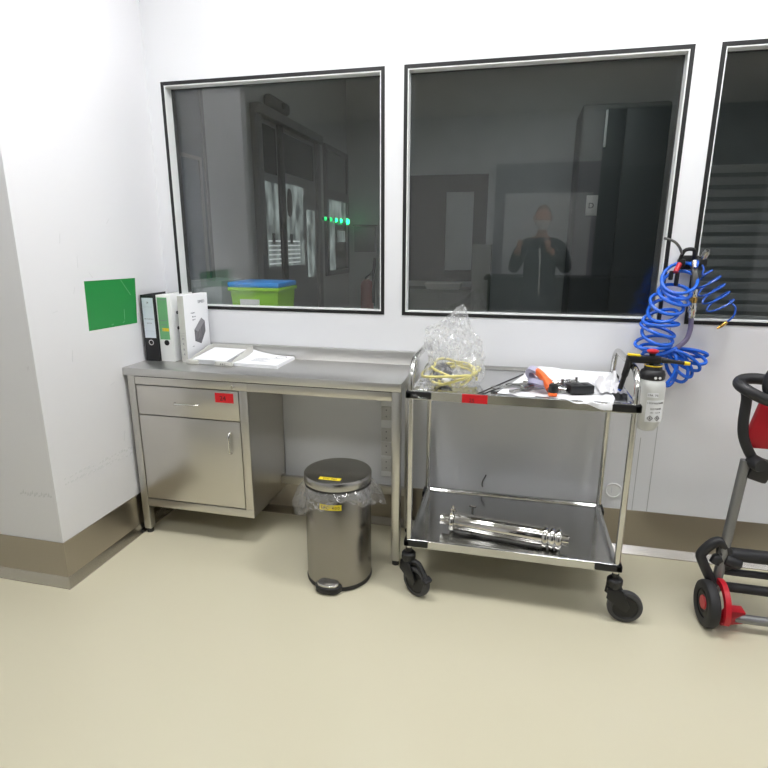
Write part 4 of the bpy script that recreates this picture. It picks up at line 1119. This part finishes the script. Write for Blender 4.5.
# ------------------------------------------------------------------ what stands behind the camera (seen mirrored in the glass)
gd = sempty('door_2', (.35, YB, 0))
MB().box(-.34, 1.02, YB, YB+.02, 0, 2.57).build('frame', 'purplegrey', gd)
MB().box(-.2, .95, YB+.02, YB+.03, 0, 2.18).build('door_leaf', 'wall', gd)
gd = sempty('door_3', (2.0, YB, 0))
MB().box(1.02, 3.0, YB, YB+.03, 0, 2.5).build('door_leaf', 'darkgrey', gd)
MB().box(1.02, 3.0, YB, YB+.03, 2.5, 3.2).build('frame', 'slate', gd)
eq = thing('equipment_bench', (.9, -4.9, 0), 'dark equipment bench behind the photographer, mirrored in the middle window', 'bench')
MB().box(-.35, 2.4, -5.2, -4.6, .12, 1.05, .01).build('body', 'darkframe', eq)
MB().box(-.4, 2.45, -5.25, -4.55, 1.05, 1.09, .005).build('bench_top', 'darkframe', eq)
MB().box(-.3, 2.35, -5.1, -4.7, 0, .12).build('plinth', 'darkframe', eq)

# ------------------------------------------------------------------ the photographer
def skin_mesh(joints, edges, root=0, sub=2):
    me = bpy.data.meshes.new('s'); me.from_pydata([j[0] for j in joints], edges, [])
    ob = bpy.data.objects.new('s', me); COL.objects.link(ob)
    sk_ = ob.modifiers.new('k', 'SKIN'); sk_.use_smooth_shade = True
    for i, j in enumerate(joints):
        v = me.skin_vertices[0].data[i]; v.radius = j[1] if isinstance(j[1], tuple) else (j[1], j[1]); v.use_root = (i == root)
    s2 = ob.modifiers.new('u', 'SUBSURF'); s2.levels = sub; s2.render_levels = sub
    dg = bpy.context.evaluated_depsgraph_get(); m2 = bpy.data.meshes.new_from_object(ob.evaluated_get(dg))
    bpy.data.objects.remove(ob); bpy.data.meshes.remove(me)
    return m2
PX, PY = .24, -3.27
J = [((PX, PY, .98), (.165, .115)), ((PX, PY, 1.15), (.15, .11)), ((PX, PY+.01, 1.35), (.18, .12)), ((PX, PY+.01, 1.5), (.13, .09)), ((PX, PY+.02, 1.58), .058), ((PX, PY+.05, 1.66), .06),
     ((PX-.19, PY+.01, 1.47), .075), ((PX-.27, PY+.05, 1.24), .052), ((PX-.24, PY+.33, 1.40), .04), ((PX-.225, PY+.42, 1.46), .028),
     ((PX+.19, PY+.01, 1.47), .075), ((PX+.27, PY+.05, 1.24), .052), ((PX+.12, PY+.32, 1.40), .04), ((PX+.055, PY+.41, 1.46), .028),
     ((PX-.10, PY, .88), .10), ((PX-.12, PY+.02, .5), .068), ((PX-.125, PY, .10), .046), ((PX-.13, PY+.14, .045), .04),
     ((PX+.10, PY, .88), .10), ((PX+.12, PY+.02, .5), .068), ((PX+.125, PY, .10), .046), ((PX+.13, PY+.14, .045), .04)]
E_ = [(0, 1), (1, 2), (2, 3), (3, 4), (4, 5), (3, 6), (6, 7), (7, 8), (8, 9), (3, 10), (10, 11), (11, 12), (12, 13), (0, 14), (14, 15), (15, 16), (16, 17), (0, 18), (18, 19), (19, 20), (20, 21)]
body = skin_mesh(J, E_)
pr = thing('person', (PX, PY, 0), 'person in a dark jacket holding up a phone, mirrored in the middle window', 'person')
bm = MB()
bm.raw([v.co.copy() for v in body.vertices], [tuple(p.vertices) for p in body.polygons])
# head as a shaped ovoid with nose, ears
def head(m, c, sx, sy, sz):
    vs = []; fs = []; n, r = 28, 18
    for j in range(r+1):
        ph = -PI/2+PI*j/r
        for k in range(n):
            t = 2*PI*k/n; x, y, z = math.cos(ph)*math.cos(t), math.cos(ph)*math.sin(t), math.sin(ph)
            jaw = 1-.26*max(0, -z)**1.3
            x *= jaw; yy = y*(1-.12*max(0, -z)) if y < 0 else y
            p = V((x*sx, yy*sy, z*sz))
            if y > 0:
                p.y += .022*math.exp(-((x*sx)/.012)**2-((z*sz+.015)/.028)**2)          # nose
                p.y -= .010*(math.exp(-((x*sx-.032)/.016)**2-((z*sz-.012)/.013)**2)+math.exp(-((x*sx+.032)/.016)**2-((z*sz-.012)/.013)**2))   # eye sockets
                p.y += .007*math.exp(-((x*sx)/.024)**2-((z*sz+.062)/.008)**2)          # lips
                p.y += .008*math.exp(-((x*sx)/.025)**2-((z*sz+.098)/.018)**2)          # chin
            vs.append(V(c)+p)
    for j in range(r):
        for k in range(n): fs.append((j*n+k, j*n+(k+1) % n, (j+1)*n+(k+1) % n, (j+1)*n+k))
    m.raw(vs, fs)
HC = (PX, PY+.075, 1.755)
head(bm, HC, .078, .098, .125)
for s in (-1, 1): bm.tube(spline([V(HC)+V((s*.076, -.01, -.03)), V(HC)+V((s*.088, -.02, -.005)), V(HC)+V((s*.09, -.018, .02)), V(HC)+V((s*.078, -.005, .03))], 4), .009, 8)
# fingers gripping the phone
PH = V((PX-.085, PY+.475, 1.50))
for s, hx in ((-1, -.225), (1, .055)):
    w0 = V((PX+hx, PY+.42, 1.46))
    bm.tube(spline([w0-V((0, .02, .02)), w0+V((-s*.004, .015, .02)), w0+V((-s*.008, .03, .045))], 4), [.026]*3+[.03]*3+[.026]*3, 10, flat=.6)
    for q in range(4):
        b0 = w0+V((-s*.006, .03, .07-q*.019))
        bm.tube(spline([b0, b0+V((s*.012, .03, .004)), b0+V((-s*.006, .045, .004)), b0+V((-s*(.03-.004*abs(q-1)), .047, .002))], 4), [.0088]*9+[.0075]*4, 8)
    b0 = w0+V((-s*.005, .02, .02))
    bm.tube(spline([b0, b0+V((-s*.022, .006, .035)), b0+V((-s*.04, .012, .045))], 4), [.011]*5+[.009]*4, 8)
bo = bm.build('body', 'skin', pr, angle=80)
# clothing shells
def shell(name, m, test, off):
    b = bmesh.new(); b.from_mesh(body); b.normal_update()
    bmesh.ops.delete(b, geom=[f for f in b.faces if not test(f.calc_center_median())], context='FACES')
    for v in b.verts: v.co += v.normal*off
    mm = MB(); mm.merge(b); mm.build(name, m, pr, angle=80)
shell('jacket', 'jacket', lambda c: .86 < c.z < 1.56 and (c.y < PY+.38), .012)
shell('trousers', 'trouser', lambda c: .1 < c.z < .98, .009)
shell('shoe', 'shoe', lambda c: c.z <= .12 and c.x < PX, .010)
shell('shoe', 'shoe', lambda c: c.z <= .12 and c.x > PX, .010)
tmp = MB(); head(tmp, HC, .081, .104, .128)
bmesh.ops.delete(tmp.bm, geom=[f for f in tmp.bm.faces if not (HC[2]-.11 < f.calc_center_median().z < HC[2]-.012 and f.calc_center_median().y > HC[1]+.02)], context='FACES')
tmp.build('face_mask', 'whitep', pr, angle=80)
m = MB(); m.tube(spline([(PX-.03, PY+.115, 1.54), (PX-.01, PY+.15, 1.40), (PX, PY+.155, 1.2), (PX, PY+.14, 1.0)], 5), .009, 8); m.build('zip', 'greycard', pr)
# hair cap
b = bmesh.new(); tmp = MB(); head(tmp, HC, .086, .106, .134)
bmesh.ops.delete(tmp.bm, geom=[f for f in tmp.bm.faces if not (f.calc_center_median().z > HC[2]+.045+.05*max(0, (f.calc_center_median().y-HC[1])/.1) or (f.calc_center_median().y < HC[1]-.02 and f.calc_center_median().z > HC[2]-.07))], context='FACES')
tmp.build('hair', 'hair', pr, angle=80)
ph = thing('phone', tuple(PH), 'dark phone held in both hands by the photographer', 'phone')
MB().box(PH.x-.078, PH.x+.078, PH.y-.004, PH.y+.004, PH.z-.038, PH.z+.038, .003).build('case', 'black', ph)
MB().cyl((PH.x+.06, PH.y+.004, PH.z+.02), (PH.x+.06, PH.y+.0055, PH.z+.02), .008).build('lens', 'gasket', ph)

# ------------------------------------------------------------------ world, camera, view
w = bpy.data.worlds.new('World'); SC.world = w; w.use_nodes = True
w.node_tree.nodes['Background'].inputs[0].default_value = (.02, .021, .022, 1)
w.node_tree.nodes['Background'].inputs[1].default_value = 1.

pit, yaw, rol, f = -.2496, .2305, .0021, 549.2
Fw = V((-math.sin(yaw)*math.cos(pit), math.cos(yaw)*math.cos(pit), math.sin(pit)))
Xr = V((math.cos(yaw), math.sin(yaw), 0)); Up = Xr.cross(Fw)
Xr, Up = Xr*math.cos(rol)+Up*math.sin(rol), -Xr*math.sin(rol)+Up*math.cos(rol)
cam = bpy.data.cameras.new('camera'); co = bpy.data.objects.new('camera', cam); COL.objects.link(co)
cam.sensor_width = 36; cam.lens = 36*f/768; cam.clip_start = .02
mw = Matrix.Identity(4)
for r in range(3): mw[r][0], mw[r][1], mw[r][2] = Xr[r], Up[r], -Fw[r]
mw.translation = V((0, -2.5725, 1.5))+V((0, -.14, 0))
co.matrix_world = mw
SC.camera = co
SC.view_settings.view_transform = 'Standard'; SC.view_settings.look = 'None'; SC.view_settings.gamma = 1; SC.view_settings.use_curve_mapping = False
SC.view_settings.exposure = .04
SC.cycles.max_bounces = 14; SC.cycles.transparent_max_bounces = 24; SC.cycles.glossy_bounces = 8; SC.cycles.caustics_reflective = True
SC.cycles.sample_clamp_indirect = 6.
